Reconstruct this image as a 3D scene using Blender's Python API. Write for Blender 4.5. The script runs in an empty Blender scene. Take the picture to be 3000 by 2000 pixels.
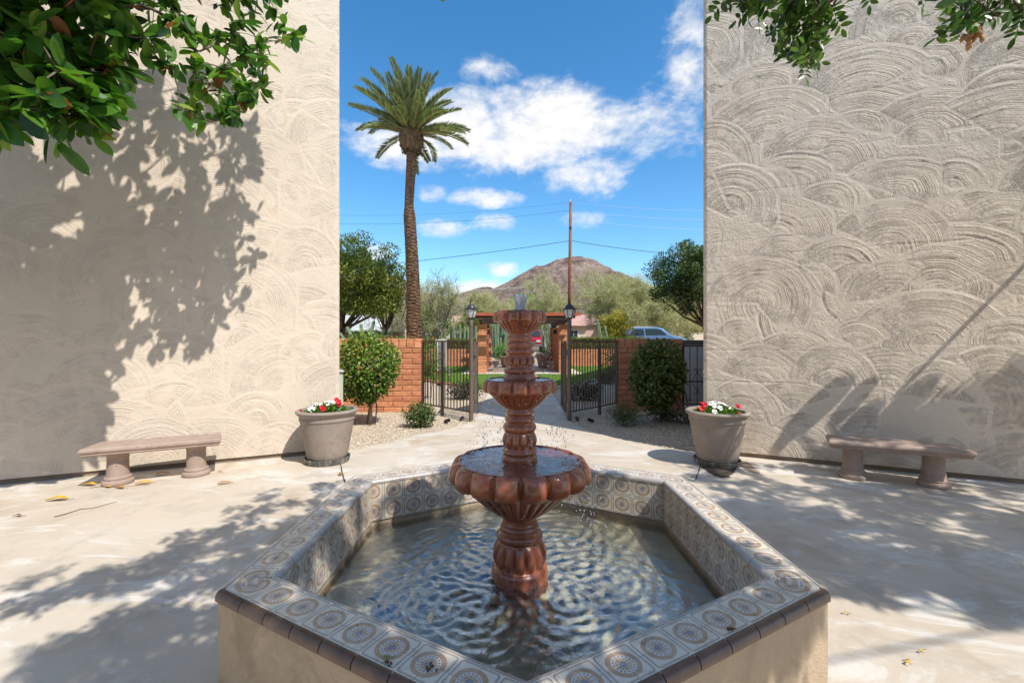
import bpy, bmesh, math, random
import numpy as np
from mathutils import Vector, Matrix, Quaternion
R = math.radians
random.seed(7)
RNG = np.random.default_rng(7)
scene = bpy.context.scene
COL = scene.collection

# ------------------------------------------------------------------ camera
CAMZ, FPX = 1.5, 1280.0            # eye height in metres, focal length in photo pixels (3000 wide)
cam_d = bpy.data.cameras.new('camera')
cam_d.lens = FPX / 3000 * 36.0
cam_d.sensor_width = 36.0
cam_d.clip_start = 0.05
cam_d.clip_end = 20000
cam = bpy.data.objects.new('camera', cam_d)
COL.objects.link(cam)
cam.location = (0, 0, CAMZ)
cam.rotation_euler = (R(90), 0, 0)
scene.camera = cam

# ------------------------------------------------------------------ sun, exposure
SUN_EL, SUN_AZ = R(51.5), R(135)     # azimuth clockwise from +Y: behind the camera and to the right
SUN = Vector((math.sin(SUN_AZ) * math.cos(SUN_EL), math.cos(SUN_AZ) * math.cos(SUN_EL), math.sin(SUN_EL)))
sun_d = bpy.data.lights.new('sun', 'SUN')
sun_d.energy = 5.0
sun_d.angle = R(0.53)
sun_d.color = (1.0, 0.95, 0.87)
sun_o = bpy.data.objects.new('sun', sun_d)
sun_o.rotation_euler = (-SUN).to_track_quat('-Z', 'Y').to_euler()
sun_o.location = (8, -8, 14)
COL.objects.link(sun_o)
vs = scene.view_settings
vs.view_transform = 'Standard'
vs.look = 'None'
vs.exposure = 0.16
vs.gamma = 1.0
vs.use_curve_mapping = False
scene.display_settings.display_device = 'sRGB'
scene.cycles.max_bounces = 8
scene.cycles.diffuse_bounces = 4
scene.cycles.transparent_max_bounces = 24
scene.cycles.caustics_reflective = False
scene.cycles.caustics_refractive = False
scene.cycles.use_denoising = True
scene.cycles.sample_clamp_indirect = 6.0

# ------------------------------------------------------------------ node helpers
class NT:
    def __init__(self, tree):
        self.t = tree; self.n = tree.nodes; self.l = tree.links
    def new(self, typ, **kw):
        nd = self.n.new(typ)
        for k, v in kw.items():
            setattr(nd, k, v)
        return nd
    def put(self, sock, v):
        if isinstance(v, bpy.types.NodeSocket):
            self.l.new(v, sock)
        elif isinstance(v, (tuple, list)) and len(v) == 3 and sock.type == 'RGBA':
            sock.default_value = (*v, 1)
        else:
            sock.default_value = v
    def m(self, op, a, b=None, c=None, clamp=False):
        nd = self.new('ShaderNodeMath', operation=op, use_clamp=clamp)
        self.put(nd.inputs[0], a)
        if b is not None: self.put(nd.inputs[1], b)
        if c is not None: self.put(nd.inputs[2], c)
        return nd.outputs[0]
    def vm(self, op, a, b=None, s=None):
        nd = self.new('ShaderNodeVectorMath', operation=op)
        self.put(nd.inputs[0], a)
        if b is not None: self.put(nd.inputs[1], b)
        if s is not None: self.put(nd.inputs['Scale'], s)
        return nd.outputs['Value'] if op in ('LENGTH', 'DISTANCE', 'DOT_PRODUCT') else nd.outputs[0]
    def sep(self, v):
        nd = self.new('ShaderNodeSeparateXYZ'); self.put(nd.inputs[0], v); return nd.outputs
    def comb(self, x, y, z):
        nd = self.new('ShaderNodeCombineXYZ')
        for i, v in enumerate((x, y, z)): self.put(nd.inputs[i], v)
        return nd.outputs[0]
    def noise(self, vec, scale, detail=4, rough=0.55, dist=0.0, dim='3D', col=False):
        nd = self.new('ShaderNodeTexNoise', noise_dimensions=dim)
        self.put(nd.inputs['Vector'], vec)
        nd.inputs['Scale'].default_value = scale; nd.inputs['Detail'].default_value = detail
        nd.inputs['Roughness'].default_value = rough; nd.inputs['Distortion'].default_value = dist
        return nd.outputs['Color'] if col else nd.outputs['Fac']
    def vor(self, vec, scale, feature='F1', out='Distance', rand=1.0):
        nd = self.new('ShaderNodeTexVoronoi', feature=feature)
        self.put(nd.inputs['Vector'], vec)
        nd.inputs['Scale'].default_value = scale
        nd.inputs['Randomness'].default_value = rand
        return nd.outputs[out]
    def mix(self, f, a, b, blend='MIX'):
        nd = self.new('ShaderNodeMix', data_type='RGBA', blend_type=blend)
        self.put(nd.inputs[0], f); self.put(nd.inputs[6], a); self.put(nd.inputs[7], b)
        return nd.outputs[2]
    def ramp(self, f, stops, interp='LINEAR'):
        nd = self.new('ShaderNodeValToRGB'); self.put(nd.inputs[0], f)
        cr = nd.color_ramp; cr.interpolation = interp
        while len(cr.elements) < len(stops): cr.elements.new(0.5)
        for e, (p, c) in zip(cr.elements, stops):
            e.position = p; e.color = (*c, 1) if not isinstance(c, float) else (c, c, c, 1)
        return nd.outputs[0]
    def step(self, v, lo, hi):
        nd = self.new('ShaderNodeMapRange', interpolation_type='SMOOTHSTEP')
        self.put(nd.inputs[0], v)
        nd.inputs[1].default_value = lo; nd.inputs[2].default_value = hi
        nd.inputs[3].default_value = 0; nd.inputs[4].default_value = 1
        return nd.outputs[0]
    def rng(self, v, lo, hi, a, b):
        nd = self.new('ShaderNodeMapRange'); self.put(nd.inputs[0], v)
        for i, x in enumerate((lo, hi, a, b)): nd.inputs[i + 1].default_value = x
        return nd.outputs[0]
    def bump(self, h, strength=0.5, dist=0.01, normal=None):
        nd = self.new('ShaderNodeBump'); self.put(nd.inputs['Height'], h)
        nd.inputs['Strength'].default_value = strength; nd.inputs['Distance'].default_value = dist
        if normal is not None: self.put(nd.inputs['Normal'], normal)
        return nd.outputs[0]
    def obj(self): return self.new('ShaderNodeTexCoord').outputs['Object']
    def uv(self): return self.new('ShaderNodeTexCoord').outputs['UV']
    def pos(self): return self.new('ShaderNodeNewGeometry').outputs['Position']
    def rand(self): return self.new('ShaderNodeObjectInfo').outputs['Random']
    def attr(self, name):
        nd = self.new('ShaderNodeAttribute', attribute_name=name); return nd.outputs['Fac']

MATS = {}
def newmat(name):
    m = bpy.data.materials.new(name); m.use_nodes = True
    t = NT(m.node_tree)
    MATS[name] = m
    b = m.node_tree.nodes['Principled BSDF']
    return m, t, b
def setp(t, b, **kw):
    names = dict(col='Base Color', rough='Roughness', metal='Metallic', nrm='Normal', spec='Specular IOR Level', coat='Coat Weight',
                 coatr='Coat Roughness', trans='Transmission Weight', ior='IOR', alpha='Alpha', sub='Subsurface Weight', em='Emission Color', ems='Emission Strength')
    for k, v in kw.items(): t.put(b.inputs[names[k]], v)
def simple(name, col, rough=0.6, metal=0.0, var=0.12, nscale=6.0, bump=0.0, bscale=40.0, coord='obj', objvar=0.0, spec=0.5, dirt=0.0, dirtcol=(0.1, 0.08, 0.06)):
    m, t, b = newmat(name)
    v = t.obj() if coord == 'obj' else t.pos()
    f = t.noise(v, nscale, 5)
    dark = tuple(c * (1 - var) for c in col); lite = tuple(min(1, c * (1 + var)) for c in col)
    c = t.ramp(f, [(0.3, dark), (0.7, lite)])
    if objvar:
        k = t.rng(t.rand(), 0, 1, 1 - objvar, 1 + objvar)
        c = t.vm('SCALE', c, s=k)
    if dirt:
        d = t.step(t.noise(v, nscale * 0.4, 6, 0.65), 0.52, 0.75)
        c = t.mix(t.m('MULTIPLY', d, dirt), c, dirtcol)
    setp(t, b, col=c, rough=rough, metal=metal, spec=spec)
    if bump:
        setp(t, b, nrm=t.bump(t.noise(v, bscale, 4), bump, 0.01))
    return m

# ------------------------------------------------------------------ world: sky with fair-weather clouds
world = bpy.data.worlds.new('World'); scene.world = world; world.use_nodes = True
w = NT(world.node_tree)
bg = world.node_tree.nodes['Background']
sky = w.new('ShaderNodeTexSky', sky_type='NISHITA')
sky.sun_disc = False
sky.sun_elevation = SUN_EL
sky.sun_rotation = SUN_AZ
sky.altitude = 350
sky.air_density = 1.0; sky.dust_density = 0.35; sky.ozone_density = 2.2
hs = w.new('ShaderNodeHueSaturation'); hs.inputs['Saturation'].default_value = 1.30; hs.inputs['Hue'].default_value = 0.494
hs.inputs['Value'].default_value = 1.34
w.put(hs.inputs['Color'], sky.outputs[0])
dirv = w.new('ShaderNodeTexCoord').outputs['Generated']
dx, dy, dz = w.sep(dirv)
az = w.m('ARCTAN2', dx, dy); el = w.m('ARCSINE', dz)
sph = w.comb(w.m('MULTIPLY', az, 1.0), w.m('MULTIPLY', el, 1.7), 0.0)
n1 = w.noise(sph, 7.0, 9, 0.62, 0.25)
n2 = w.noise(sph, 26.0, 6, 0.6, 0.2)
nn = w.m('ADD', w.m('MULTIPLY', n1, 0.75), w.m('MULTIPLY', n2, 0.25))
CL = [  # azimuth, elevation, half width, half height (degrees), weight
    (0.5, 25.6, 19.5, 5.2, 1.0), (5.5, 26.0, 10.0, 5.4, 1.0), (-13.0, 23.6, 9.0, 3.2, 0.85), (9.0, 20.6, 7.0, 3.0, 0.55),
    (22.5, 30.0, 3.6, 7.0, 0.42), (16.5, 25.5, 6.5, 3.8, 0.35), (-3.5, 18.0, 5.2, 1.4, 0.62), (-10.3, 18.6, 2.0, 1.3, 0.5),
    (-2.5, 15.3, 3.2, 1.3, 0.5), (-9.0, 14.3, 3.4, 1.2, 0.52), (-17.0, 10.8, 2.6, 1.7, 0.7), (-4.5, 6.7, 4.8, 1.6, 0.95),
    (-1.2, 9.4, 2.4, 1.2, 0.6), (8.5, 15.2, 3.0, 1.0, 0.3), (-3.0, 31.5, 4.0, 1.4, 0.3), (-17.5, 7.0, 2.4, 1.2, 0.7)]
acc = None
for a0, e0, ra, re, wt in CL:
    u = w.m('DIVIDE', w.m('SUBTRACT', az, R(a0)), R(ra))
    v = w.m('DIVIDE', w.m('SUBTRACT', el, R(e0)), R(re))
    q = w.m('MULTIPLY', w.m('SUBTRACT', 1.0, w.m('ADD', w.m('MULTIPLY', u, u), w.m('MULTIPLY', v, v))), wt)
    acc = q if acc is None else w.m('MAXIMUM', acc, q)
acc = w.m('MAXIMUM', acc, -1.6)
dens = w.m('ADD', w.m('MULTIPLY', acc, 0.85), w.m('MULTIPLY', w.m('SUBTRACT', nn, 0.5), 2.5))
cov1 = w.step(dens, -0.06, 0.78)
# clouds added outside the view, their cover set to whiten the fill light
rest = w.m('SUBTRACT', w.noise(w.vm('SCALE', dirv, s=1.0), 2.3, 8, 0.6, 0.3), 0.49)
outside = w.step(w.m('ABSOLUTE', az), R(40), R(60))
cov2 = w.m('MULTIPLY', w.step(rest, 0.0, 0.16), outside)
cov = w.m('MAXIMUM', cov1, w.m('MULTIPLY', cov2, w.step(el, 0.03, 0.2)))
cloudcol = w.mix(w.step(n2, 0.3, 0.7), (5.9, 5.85, 5.8), (6.7, 6.6, 6.45))
w.put(bg.inputs['Color'], w.mix(w.m('MULTIPLY', cov, 0.95), hs.outputs[0], cloudcol))
bg.inputs['Strength'].default_value = 0.15

# ------------------------------------------------------------------ geometry helpers
def ground(px, py, h=0.0):
    """photo pixel (3000 wide) of a point at height h -> x, y"""
    y = FPX * (CAMZ - h) / (py - 1000.0)
    return Vector(((px - 1500.0) / FPX * y, y, h))
def gd(dx_, dy_, h=0.0):          # the same for 2352-wide coordinates
    return ground(dx_ * 1.27551, dy_ * 1.27551, h)
def at(px, py, y):
    return Vector(((px - 1500.0) / FPX * y, y, CAMZ + (1000.0 - py) / FPX * y))
def mesh(name, verts, faces, smooth=False, uvs=None):
    me = bpy.data.meshes.new(name)
    if isinstance(verts, np.ndarray): verts = verts.tolist()
    if isinstance(faces, np.ndarray): faces = faces.tolist()
    me.from_pydata(verts, [], faces)
    if smooth: me.polygons.foreach_set('use_smooth', [True] * len(me.polygons))
    if uvs is not None:
        l = me.uv_layers.new(name='UVMap'); l.data.foreach_set('uv', np.asarray(uvs, dtype=np.float32).ravel())
    me.update()
    return me
def fastmesh(name, V, F, smooth=True):
    """V (n,3), F (m,k) all k-gons"""
    V = np.asarray(V, np.float32); F = np.asarray(F, np.int32)
    me = bpy.data.meshes.new(name)
    me.vertices.add(len(V)); me.vertices.foreach_set('co', V.ravel())
    k = F.shape[1]
    me.loops.add(F.size); me.loops.foreach_set('vertex_index', F.ravel())
    me.polygons.add(len(F))
    me.polygons.foreach_set('loop_start', np.arange(0, F.size, k, dtype=np.int32))
    me.polygons.foreach_set('use_smooth', np.full(len(F), smooth))
    me.update(calc_edges=True)
    return me
def link(name, me, material=None, parent=None, loc=(0, 0, 0), rot=(0, 0, 0), scale=None):
    o = bpy.data.objects.new(name, me)
    COL.objects.link(o)
    if material is not None and me is not None and len(me.materials) == 0:
        me.materials.append(MATS[material] if isinstance(material, str) else material)
    o.location = loc; o.rotation_euler = rot
    if scale is not None: o.scale = scale if not isinstance(scale, (int, float)) else (scale,) * 3
    if parent is not None: o.parent = parent
    return o
def tag(o, label=None, cat=None, group=None, kind=None):
    if label: o['label'] = label
    if cat: o['category'] = cat
    if group: o['group'] = group
    if kind: o['kind'] = kind
    return o
def gz(y):
    """the street beyond the garden lies a little higher"""
    s = min(1.0, max(0.0, (y - 28.5) / 5.5)); return 0.72 * s * s * (3 - 2 * s)
def thing(name, label, cat, loc=(0, 0, 0), rz=0.0, group=None):
    o = bpy.data.objects.new(name, None); COL.objects.link(o)
    o.empty_display_size = 0.1
    o.location = (loc[0], loc[1], loc[2] + gz(loc[1])); o.rotation_euler = (0, 0, rz)
    return tag(o, label, cat, group)
def copy_tree(o, parent=None):
    c = o.copy(); COL.objects.link(c)
    c.parent = parent
    for ch in list(o.children): copy_tree(ch, c)
    return c

class MB:
    """collects shapes into one mesh"""
    def __init__(self): self.v = []; self.f = []
    def add(self, vs, fs):
        n = len(self.v); self.v += [tuple(p) for p in vs]; self.f += [tuple(i + n for i in f) for f in fs]; return self
    def box(self, c, s, rz=0.0, bev=0.0, M=None):
        sx, sy, sz = s[0] / 2, s[1] / 2, s[2] / 2
        if bev > 0:
            b = min(bev, sx * .9, sy * .9, sz * .9)
            pts = []
            for zz, k in ((-sz, b), (-sz + b, 0), (sz - b, 0), (sz, b)):
                ax, ay = sx - k, sy - k
                c2 = b if k == 0 else b * 0.5
                pts.append([(ax - c2, -ay, zz), (ax, -ay + c2, zz), (ax, ay - c2, zz), (ax - c2, ay, zz), (-ax + c2, ay, zz), (-ax, ay - c2, zz), (-ax, -ay + c2, zz), (-ax + c2, -ay, zz)])
            vs = [p for r_ in pts for p in r_]
            fs = [tuple(range(7, -1, -1)), tuple(range(24, 32))]
            for k in range(3):
                for i in range(8):
                    j = (i + 1) % 8
                    fs.append((k * 8 + i, k * 8 + j, k * 8 + 8 + j, k * 8 + 8 + i))
        else:
            vs = [(x, y, z) for z in (-sz, sz) for y in (-sy, sy) for x in (-sx, sx)]
            fs = [(0, 2, 3, 1), (4, 5, 7, 6), (0, 1, 5, 4), (2, 6, 7, 3), (0, 4, 6, 2), (1, 3, 7, 5)]
        ca, sa = math.cos(rz), math.sin(rz)
        if M is not None: vs = [tuple(M @ Vector(p)) for p in vs]
        vs = [(c[0] + x * ca - y * sa, c[1] + x * sa + y * ca, c[2] + z) for x, y, z in vs]
        return self.add(vs, fs)
    def tube(self, pts, rad, n=8, cap=True):
        pts = [Vector(p) for p in pts]
        if isinstance(rad, (int, float)): rad = [rad] * len(pts)
        base = []
        up = Vector((0, 0, 1)); prev = None
        for i, p in enumerate(pts):
            d = (pts[min(i + 1, len(pts) - 1)] - pts[max(i - 1, 0)])
            if d.length < 1e-9: d = Vector((0, 0, 1))
            d.normalize()
            if prev is None:
                a = d.cross(Vector((1, 0, 0)) if abs(d.x) < .9 else Vector((0, 1, 0))).normalized()
            else:
                a = (prev - d * prev.dot(d))
                a = a.normalized() if a.length > 1e-6 else d.orthogonal().normalized()
            prev = a
            b_ = d.cross(a)
            base.append([p + (a * math.cos(t) + b_ * math.sin(t)) * rad[i] for t in [2 * math.pi * k / n for k in range(n)]])
        vs = [q for r_ in base for q in r_]; fs = []
        for i in range(len(pts) - 1):
            for k in range(n):
                j = (k + 1) % n
                fs.append((i * n + k, i * n + j, (i + 1) * n + j, (i + 1) * n + k))
        if cap:
            fs.append(tuple(range(n - 1, -1, -1))); fs.append(tuple(range((len(pts) - 1) * n, len(pts) * n)))
        return self.add(vs, fs)
    def lathe(self, prof, n=32, c=(0, 0, 0), cap=True):
        vs = [(c[0] + r_ * math.cos(2 * math.pi * k / n), c[1] + r_ * math.sin(2 * math.pi * k / n), c[2] + z) for r_, z in prof for k in range(n)]
        fs = []
        for i in range(len(prof) - 1):
            for k in range(n):
                j = (k + 1) % n
                fs.append((i * n + k, i * n + j, (i + 1) * n + j, (i + 1) * n + k))
        if cap:
            fs.append(tuple(range(n - 1, -1, -1))); fs.append(tuple(range((len(prof) - 1) * n, len(prof) * n)))
        return self.add(vs, fs)
    def prism(self, poly, z0, z1):
        n = len(poly)
        vs = [(p[0], p[1], z0) for p in poly] + [(p[0], p[1], z1) for p in poly]
        fs = [tuple(range(n - 1, -1, -1)), tuple(range(n, 2 * n))] + [(i, (i + 1) % n, n + (i + 1) % n, n + i) for i in range(n)]
        return self.add(vs, fs)
    def mesh(self, name, smooth=False): return mesh(name, self.v, self.f, smooth)
    def build(self, name, material, parent=None, smooth=False, **kw):
        return link(name, self.mesh(name, smooth), material, parent, **kw)
def autosmooth(o, ang=40):
    me = o.data
    me.polygons.foreach_set('use_smooth', [True] * len(me.polygons))
    try: me.set_sharp_from_angle(angle=R(ang))
    except Exception: pass
    return o

# leaves: many small folded leaves in one mesh, with a per-leaf tone number in the attribute 'tint'
LEAF4 = np.array([[0, 0, 0], [-.5, .45, .06], [0, 1, 0], [.5, .45, .06]], np.float32)
def leaf_mesh(name, P, D, Nn, L, W, shape='kite', tint=None, fold=0.12, curl=0.0):
    """P base points, D unit directions, Nn unit normals, L lengths, W widths (arrays)"""
    P = np.asarray(P, float); D = np.asarray(D, float); Nn = np.asarray(Nn, float)
    n = len(P)
    D = D / np.maximum(np.linalg.norm(D, axis=1, keepdims=True), 1e-9)
    S = np.cross(D, Nn); S /= np.maximum(np.linalg.norm(S, axis=1, keepdims=True), 1e-9)
    Nn = np.cross(S, D)
    L = np.broadcast_to(L, (n,))[:, None]; W = np.broadcast_to(W, (n,))[:, None]
    if shape == 'kite':
        pts = [(0, 0, 0), (.5, .42, fold), (0, 1, -curl), (-.5, .42, fold)]
        faces = np.array([[0, 1, 2, 3]])
    elif shape == 'oval':
        pts = [(0, 0, 0), (.36, .2, fold * .7), (.5, .52, fold), (.3, .84, fold * .6 - curl * .6), (0, 1.0, -curl), (-.3, .84, fold * .6 - curl * .6), (-.5, .52, fold), (-.36, .2, fold * .7), (0, .5, 0)]
        faces = np.array([[0, 1, 2, 8], [8, 2, 3, 4], [8, 4, 5, 6], [0, 8, 6, 7]])
    elif shape == 'smooth':
        tt = [0, .1, .26, .46, .66, .84, 1.0]; pts = []
        for q in tt:
            ww = .5 * (math.sin(math.pi * q ** 1.05)) ** .6 if 0 < q < 1 else .015
            for sgn in (-1, 0, 1): pts.append((sgn * ww, q, fold * 2 * ww * abs(sgn) - curl * q * q))
        faces = np.array([[3 * i + k, 3 * i + k + 1, 3 * i + k + 4, 3 * i + k + 3] for i in range(6) for k in (0, 1)])
    elif shape == 'blade':
        pts = [(-.5, 0, 0), (.5, 0, 0), (0.05, 1, -curl), (-0.05, 1, -curl)]
        faces = np.array([[0, 1, 2, 3]])
    k = len(pts)
    V = np.zeros((n, k, 3))
    for i, (a, b, c) in enumerate(pts):
        V[:, i] = P + S * (a * W) + D * (b * L) + Nn * (c * W if shape != 'blade' else c * L)
    F = (faces[None] + (np.arange(n) * k)[:, None, None]).reshape(-1, faces.shape[1])
    me = fastmesh(name, V.reshape(-1, 3), F, smooth=True)
    if tint is None: tint = RNG.random(n)
    a = me.attributes.new('tint', 'FLOAT', 'POINT')
    a.data.foreach_set('value', np.repeat(np.asarray(tint, np.float32), k))
    return me
def unit(a): return a / np.maximum(np.linalg.norm(a, axis=-1, keepdims=True), 1e-9)
def rsphere(n): return unit(RNG.normal(size=(n, 3)))
def foliage(name, dark, mid, light, transl=0.35, rough=0.45, extra=None, spec=0.4):
    m, t, b = newmat(name)
    f = t.attr('tint')
    stops = [(0.0, dark), (0.5, mid), (0.92 if extra else 1.0, light)]
    if extra: stops.append((0.97, extra))
    c = t.ramp(f, stops)
    setp(t, b, col=c, rough=rough, spec=spec)
    tr = t.new('ShaderNodeBsdfTranslucent')
    t.put(tr.inputs[0], t.mix(0.5, c, t.vm('MULTIPLY', c, (1.6, 1.9, 0.6))))
    mx = t.new('ShaderNodeMixShader'); mx.inputs[0].default_value = transl
    t.l.new(b.outputs[0], mx.inputs[1]); t.l.new(tr.outputs[0], mx.inputs[2])
    t.l.new(mx.outputs[0], t.n['Material Output'].inputs[0])
    return m
def clump_points(centers, radii, per, flat=1.0, shell=0.5):
    out = []; nrm = []
    for c, r_ in zip(centers, radii):
        d = rsphere(per)
        rr = (shell + (1 - shell) * RNG.random(per)) ** (1 / 1.5)
        p = d * rr[:, None] * np.array([r_, r_, r_ * flat]) + np.array(c)
        out.append(p); nrm.append(d)
    return np.vstack(out), np.vstack(nrm)

def twig_tree(C, root, r_tip=.0022, r_max=.03):
    """join twig ends to one branching tree: list of (parent point, point, parent radius, radius)"""
    C = np.asarray(C, float); n = len(C)
    order = np.argsort(np.linalg.norm(C - root, axis=1))
    Q = np.vstack([root[None], C[order]]); par = np.zeros(n + 1, int)
    dr = np.linalg.norm(Q - root, axis=1)
    for i in range(1, n + 1):
        d = np.linalg.norm(Q[:i] - Q[i], axis=1) + 0.25 * dr[:i]
        par[i] = int(np.argmin(d))
    cnt = np.ones(n + 1)
    for i in range(n, 0, -1): cnt[par[i]] += cnt[i]
    rad = np.minimum(r_max, r_tip * cnt ** .42)
    return Q, par, rad
# ================================================================== materials of the setting
def mat_concrete():
    m, t, b = newmat('concrete')
    p = t.pos()
    n1 = t.noise(p, 0.55, 7, 0.62, 0.6); n2 = t.noise(p, 2.6, 7, 0.65, 0.4); n3 = t.noise(p, 26, 5, 0.6)
    st = t.noise(t.vm('MULTIPLY', p, (1.0, 2.2, 1.0)), 1.1, 6, 0.7, 1.2)
    c = t.ramp(n1, [(0.3, (0.47, 0.39, 0.30)), (0.5, (0.54, 0.465, 0.375)), (0.7, (0.58, 0.525, 0.45))])
    c = t.mix(t.m('MULTIPLY', t.step(n2, 0.48, 0.68), 0.7), c, (0.40, 0.345, 0.275))
    c = t.mix(t.m('MULTIPLY', t.step(st, 0.5, 0.62), 0.65), c, (0.64, 0.62, 0.58))
    c = t.mix(t.m('MULTIPLY', t.step(t.noise(p, 0.9, 5, 0.6, 1.0), 0.54, 0.68), 0.6), c, (0.40, 0.30, 0.20))
    c = t.mix(t.m('MULTIPLY', t.step(n3, 0.62, 0.8), 0.22), c, (0.25, 0.21, 0.17))
    # hairline cracks and dark specks
    sp = t.vor(p, 13, 'F1')
    c = t.mix(t.m('MULTIPLY', t.m('SUBTRACT', 1.0, t.step(sp, 0.02, 0.09)), t.m('MULTIPLY', t.step(t.noise(p, 3, 3), 0.5, 0.65), 0.45)), c, (0.13, 0.10, 0.075))
    setp(t, b, col=c, rough=t.rng(n2, 0.3, 0.7, 0.55, 0.85), spec=0.35)
    h = t.m('ADD', t.m('MULTIPLY', n2, 0.5), t.m('MULTIPLY', t.noise(p, 140, 3), 0.5))
    setp(t, b, nrm=t.bump(h, 0.22, 0.012))
mat_concrete()
def mat_stucco(name, c0, fine=0.35, comb=False):
    m, t, b = newmat(name)
    p = t.obj()
    n = t.noise(p, 1.3, 6, 0.6, 0.5); f = t.noise(p, 70, 3, 0.6)
    c = t.ramp(n, [(0.3, tuple(x * 0.93 for x in c0)), (0.7, tuple(min(1, x * 1.05) for x in c0))])
    c = t.mix(t.m('MULTIPLY', t.step(t.noise(p, 4, 6, 0.7), 0.58, 0.75), 0.2), c, tuple(x * y for x, y in zip(c0, (0.8, 0.74, 0.68))))
    stk = t.noise(t.vm('MULTIPLY', p, (9, 9, 0.35)), 1.0, 5, 0.6)
    c = t.mix(t.m('MULTIPLY', t.step(stk, 0.56, 0.75), 0.16), c, tuple(x * 0.7 for x in c0))
    if name == 'stucco_basin':                 # water stains and wear
        c = t.mix(t.m('MULTIPLY', t.step(t.noise(p, 3.2, 7, 0.7, 1.2), 0.46, 0.68), 0.5), c, (0.26, 0.19, 0.12))
        c = t.mix(t.m('MULTIPLY', t.step(t.noise(p, 6.0, 6, 0.7, 0.6), 0.56, 0.7), 0.35), c, (0.62, 0.53, 0.42))
    setp(t, b, col=c, rough=0.92, spec=0.2)
    nb = t.bump(t.m('ADD', f, t.m('MULTIPLY', t.noise(p, 190, 2), 0.6)), fine, 0.006)
    if comb:                                   # comb lines follow the radius stored on the wall mesh
        cw = t.attr('comb')
        nd = t.new('ShaderNodeTexNoise', noise_dimensions='1D'); t.put(nd.inputs['W'], cw); nd.inputs['Scale'].default_value = 78.0
        nd.inputs['Detail'].default_value = 2.0; nd.inputs['Roughness'].default_value = 0.5
        gap = t.step(t.noise(p, 5.5, 5, 0.65, 0.4), 0.34, 0.6)
        brk = t.rng(t.noise(p, 38, 4, 0.65), 0.3, 0.7, 0.35, 1.25)
        h = t.m('MULTIPLY', t.m('MULTIPLY', t.step(nd.outputs['Fac'], 0.36, 0.62), gap), brk)
        nb = t.bump(t.m('MULTIPLY', h, t.attr('combamp')), 1.0, 0.008, nb)
        groove = t.m('MULTIPLY', t.m('SUBTRACT', 1.0, t.step(nd.outputs['Fac'], 0.28, 0.42)), t.m('MULTIPLY', gap, t.attr('combamp')))
        c = t.mix(t.m('MULTIPLY', groove, 0.42), c, tuple(x * y for x, y in zip(c0, (0.5, 0.44, 0.38))))  # groove dirt plus painted groove shade, fainter on the front-lit wall
        setp(t, b, col=c)
    setp(t, b, nrm=nb)
    return m
mat_stucco('stucco_wall', (0.655, 0.56, 0.455), 0.35, True)
mat_stucco('stucco_basin', (0.47, 0.365, 0.255), 1.0)
def mat_gravel():
    m, t, b = newmat('gravel')
    p = t.pos()
    v = t.vor(p, 62, 'F1'); vc = t.vor(p, 62, 'F1', 'Color')
    k = t.sep(vc)[0]
    c = t.ramp(k, [(0.0, (0.34, 0.26, 0.18)), (0.35, (0.56, 0.46, 0.335)), (0.7, (0.70, 0.60, 0.46)), (1.0, (0.82, 0.75, 0.63))])
    c = t.mix(t.step(v, 0.45, 0.75), c, (0.24, 0.18, 0.12))
    setp(t, b, col=c, rough=0.9, spec=0.25, nrm=t.bump(t.m('SUBTRACT', 1.0, v), 0.9, 0.012))
mat_gravel()
def mat_stones():
    m, t, b = newmat('gravel_stones')
    c = t.ramp(t.attr('tint'), [(0.0, (0.32, 0.25, 0.18)), (0.4, (0.58, 0.48, 0.36)), (0.75, (0.72, 0.63, 0.5)), (1.0, (0.83, 0.77, 0.67))])
    setp(t, b, col=c, rough=0.85, spec=0.3)
mat_stones()
def mat_earth():
    m, t, b = newmat('earth')
    p = t.pos()
    c = t.ramp(t.noise(p, 0.05, 8, 0.65), [(0.3, (0.30, 0.235, 0.165)), (0.7, (0.40, 0.32, 0.23))])
    setp(t, b, col=c, rough=0.95, nrm=t.bump(t.noise(p, 4, 6), 0.4, 0.05))
mat_earth()
def mat_turf():
    m, t, b = newmat('turf')
    p = t.pos()
    c = t.ramp(t.noise(p, 5, 6, 0.7), [(0.3, (0.085, 0.17, 0.018)), (0.7, (0.15, 0.27, 0.03))])
    setp(t, b, col=c, rough=0.85, spec=0.2, nrm=t.bump(t.noise(p, 160, 3), 0.8, 0.02))
mat_turf()
foliage('grass_blades', (0.07, 0.15, 0.012), (0.12, 0.24, 0.025), (0.2, 0.33, 0.045), 0.3, 0.6)
def mat_brick():
    m, t, b = newmat('slump_brick')
    p = t.obj(); r_ = t.rand()
    off = t.vm('ADD', p, t.comb(t.m('MULTIPLY', r_, 37.0), t.m('MULTIPLY', r_, 91.0), 0.0))
    n = t.noise(off, 9, 6, 0.65)
    c = t.ramp(n, [(0.25, (0.50, 0.19, 0.095)), (0.5, (0.60, 0.26, 0.135)), (0.75, (0.68, 0.34, 0.19))])
    c = t.vm('SCALE', c, s=t.rng(r_, 0, 1, 0.86, 1.12))
    c = t.mix(t.m('MULTIPLY', t.step(t.noise(off, 30, 4), 0.6, 0.75), 0.3), c, (0.70, 0.45, 0.30))
    setp(t, b, col=c, rough=0.9, spec=0.2, nrm=t.bump(t.m('ADD', t.noise(off, 24, 5), t.noise(off, 90, 3)), 0.5, 0.012))
mat_brick()
simple('mortar', (0.36, 0.165, 0.095), 0.95, var=0.15, nscale=10, bump=0.3)
simple('pale_concrete', (0.6, 0.53, 0.44), 0.85, var=0.1, nscale=3, coord='pos', bump=0.15)
simple('asphalt', (0.07, 0.068, 0.066), 0.9, var=0.15, nscale=3, coord='pos')
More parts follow.
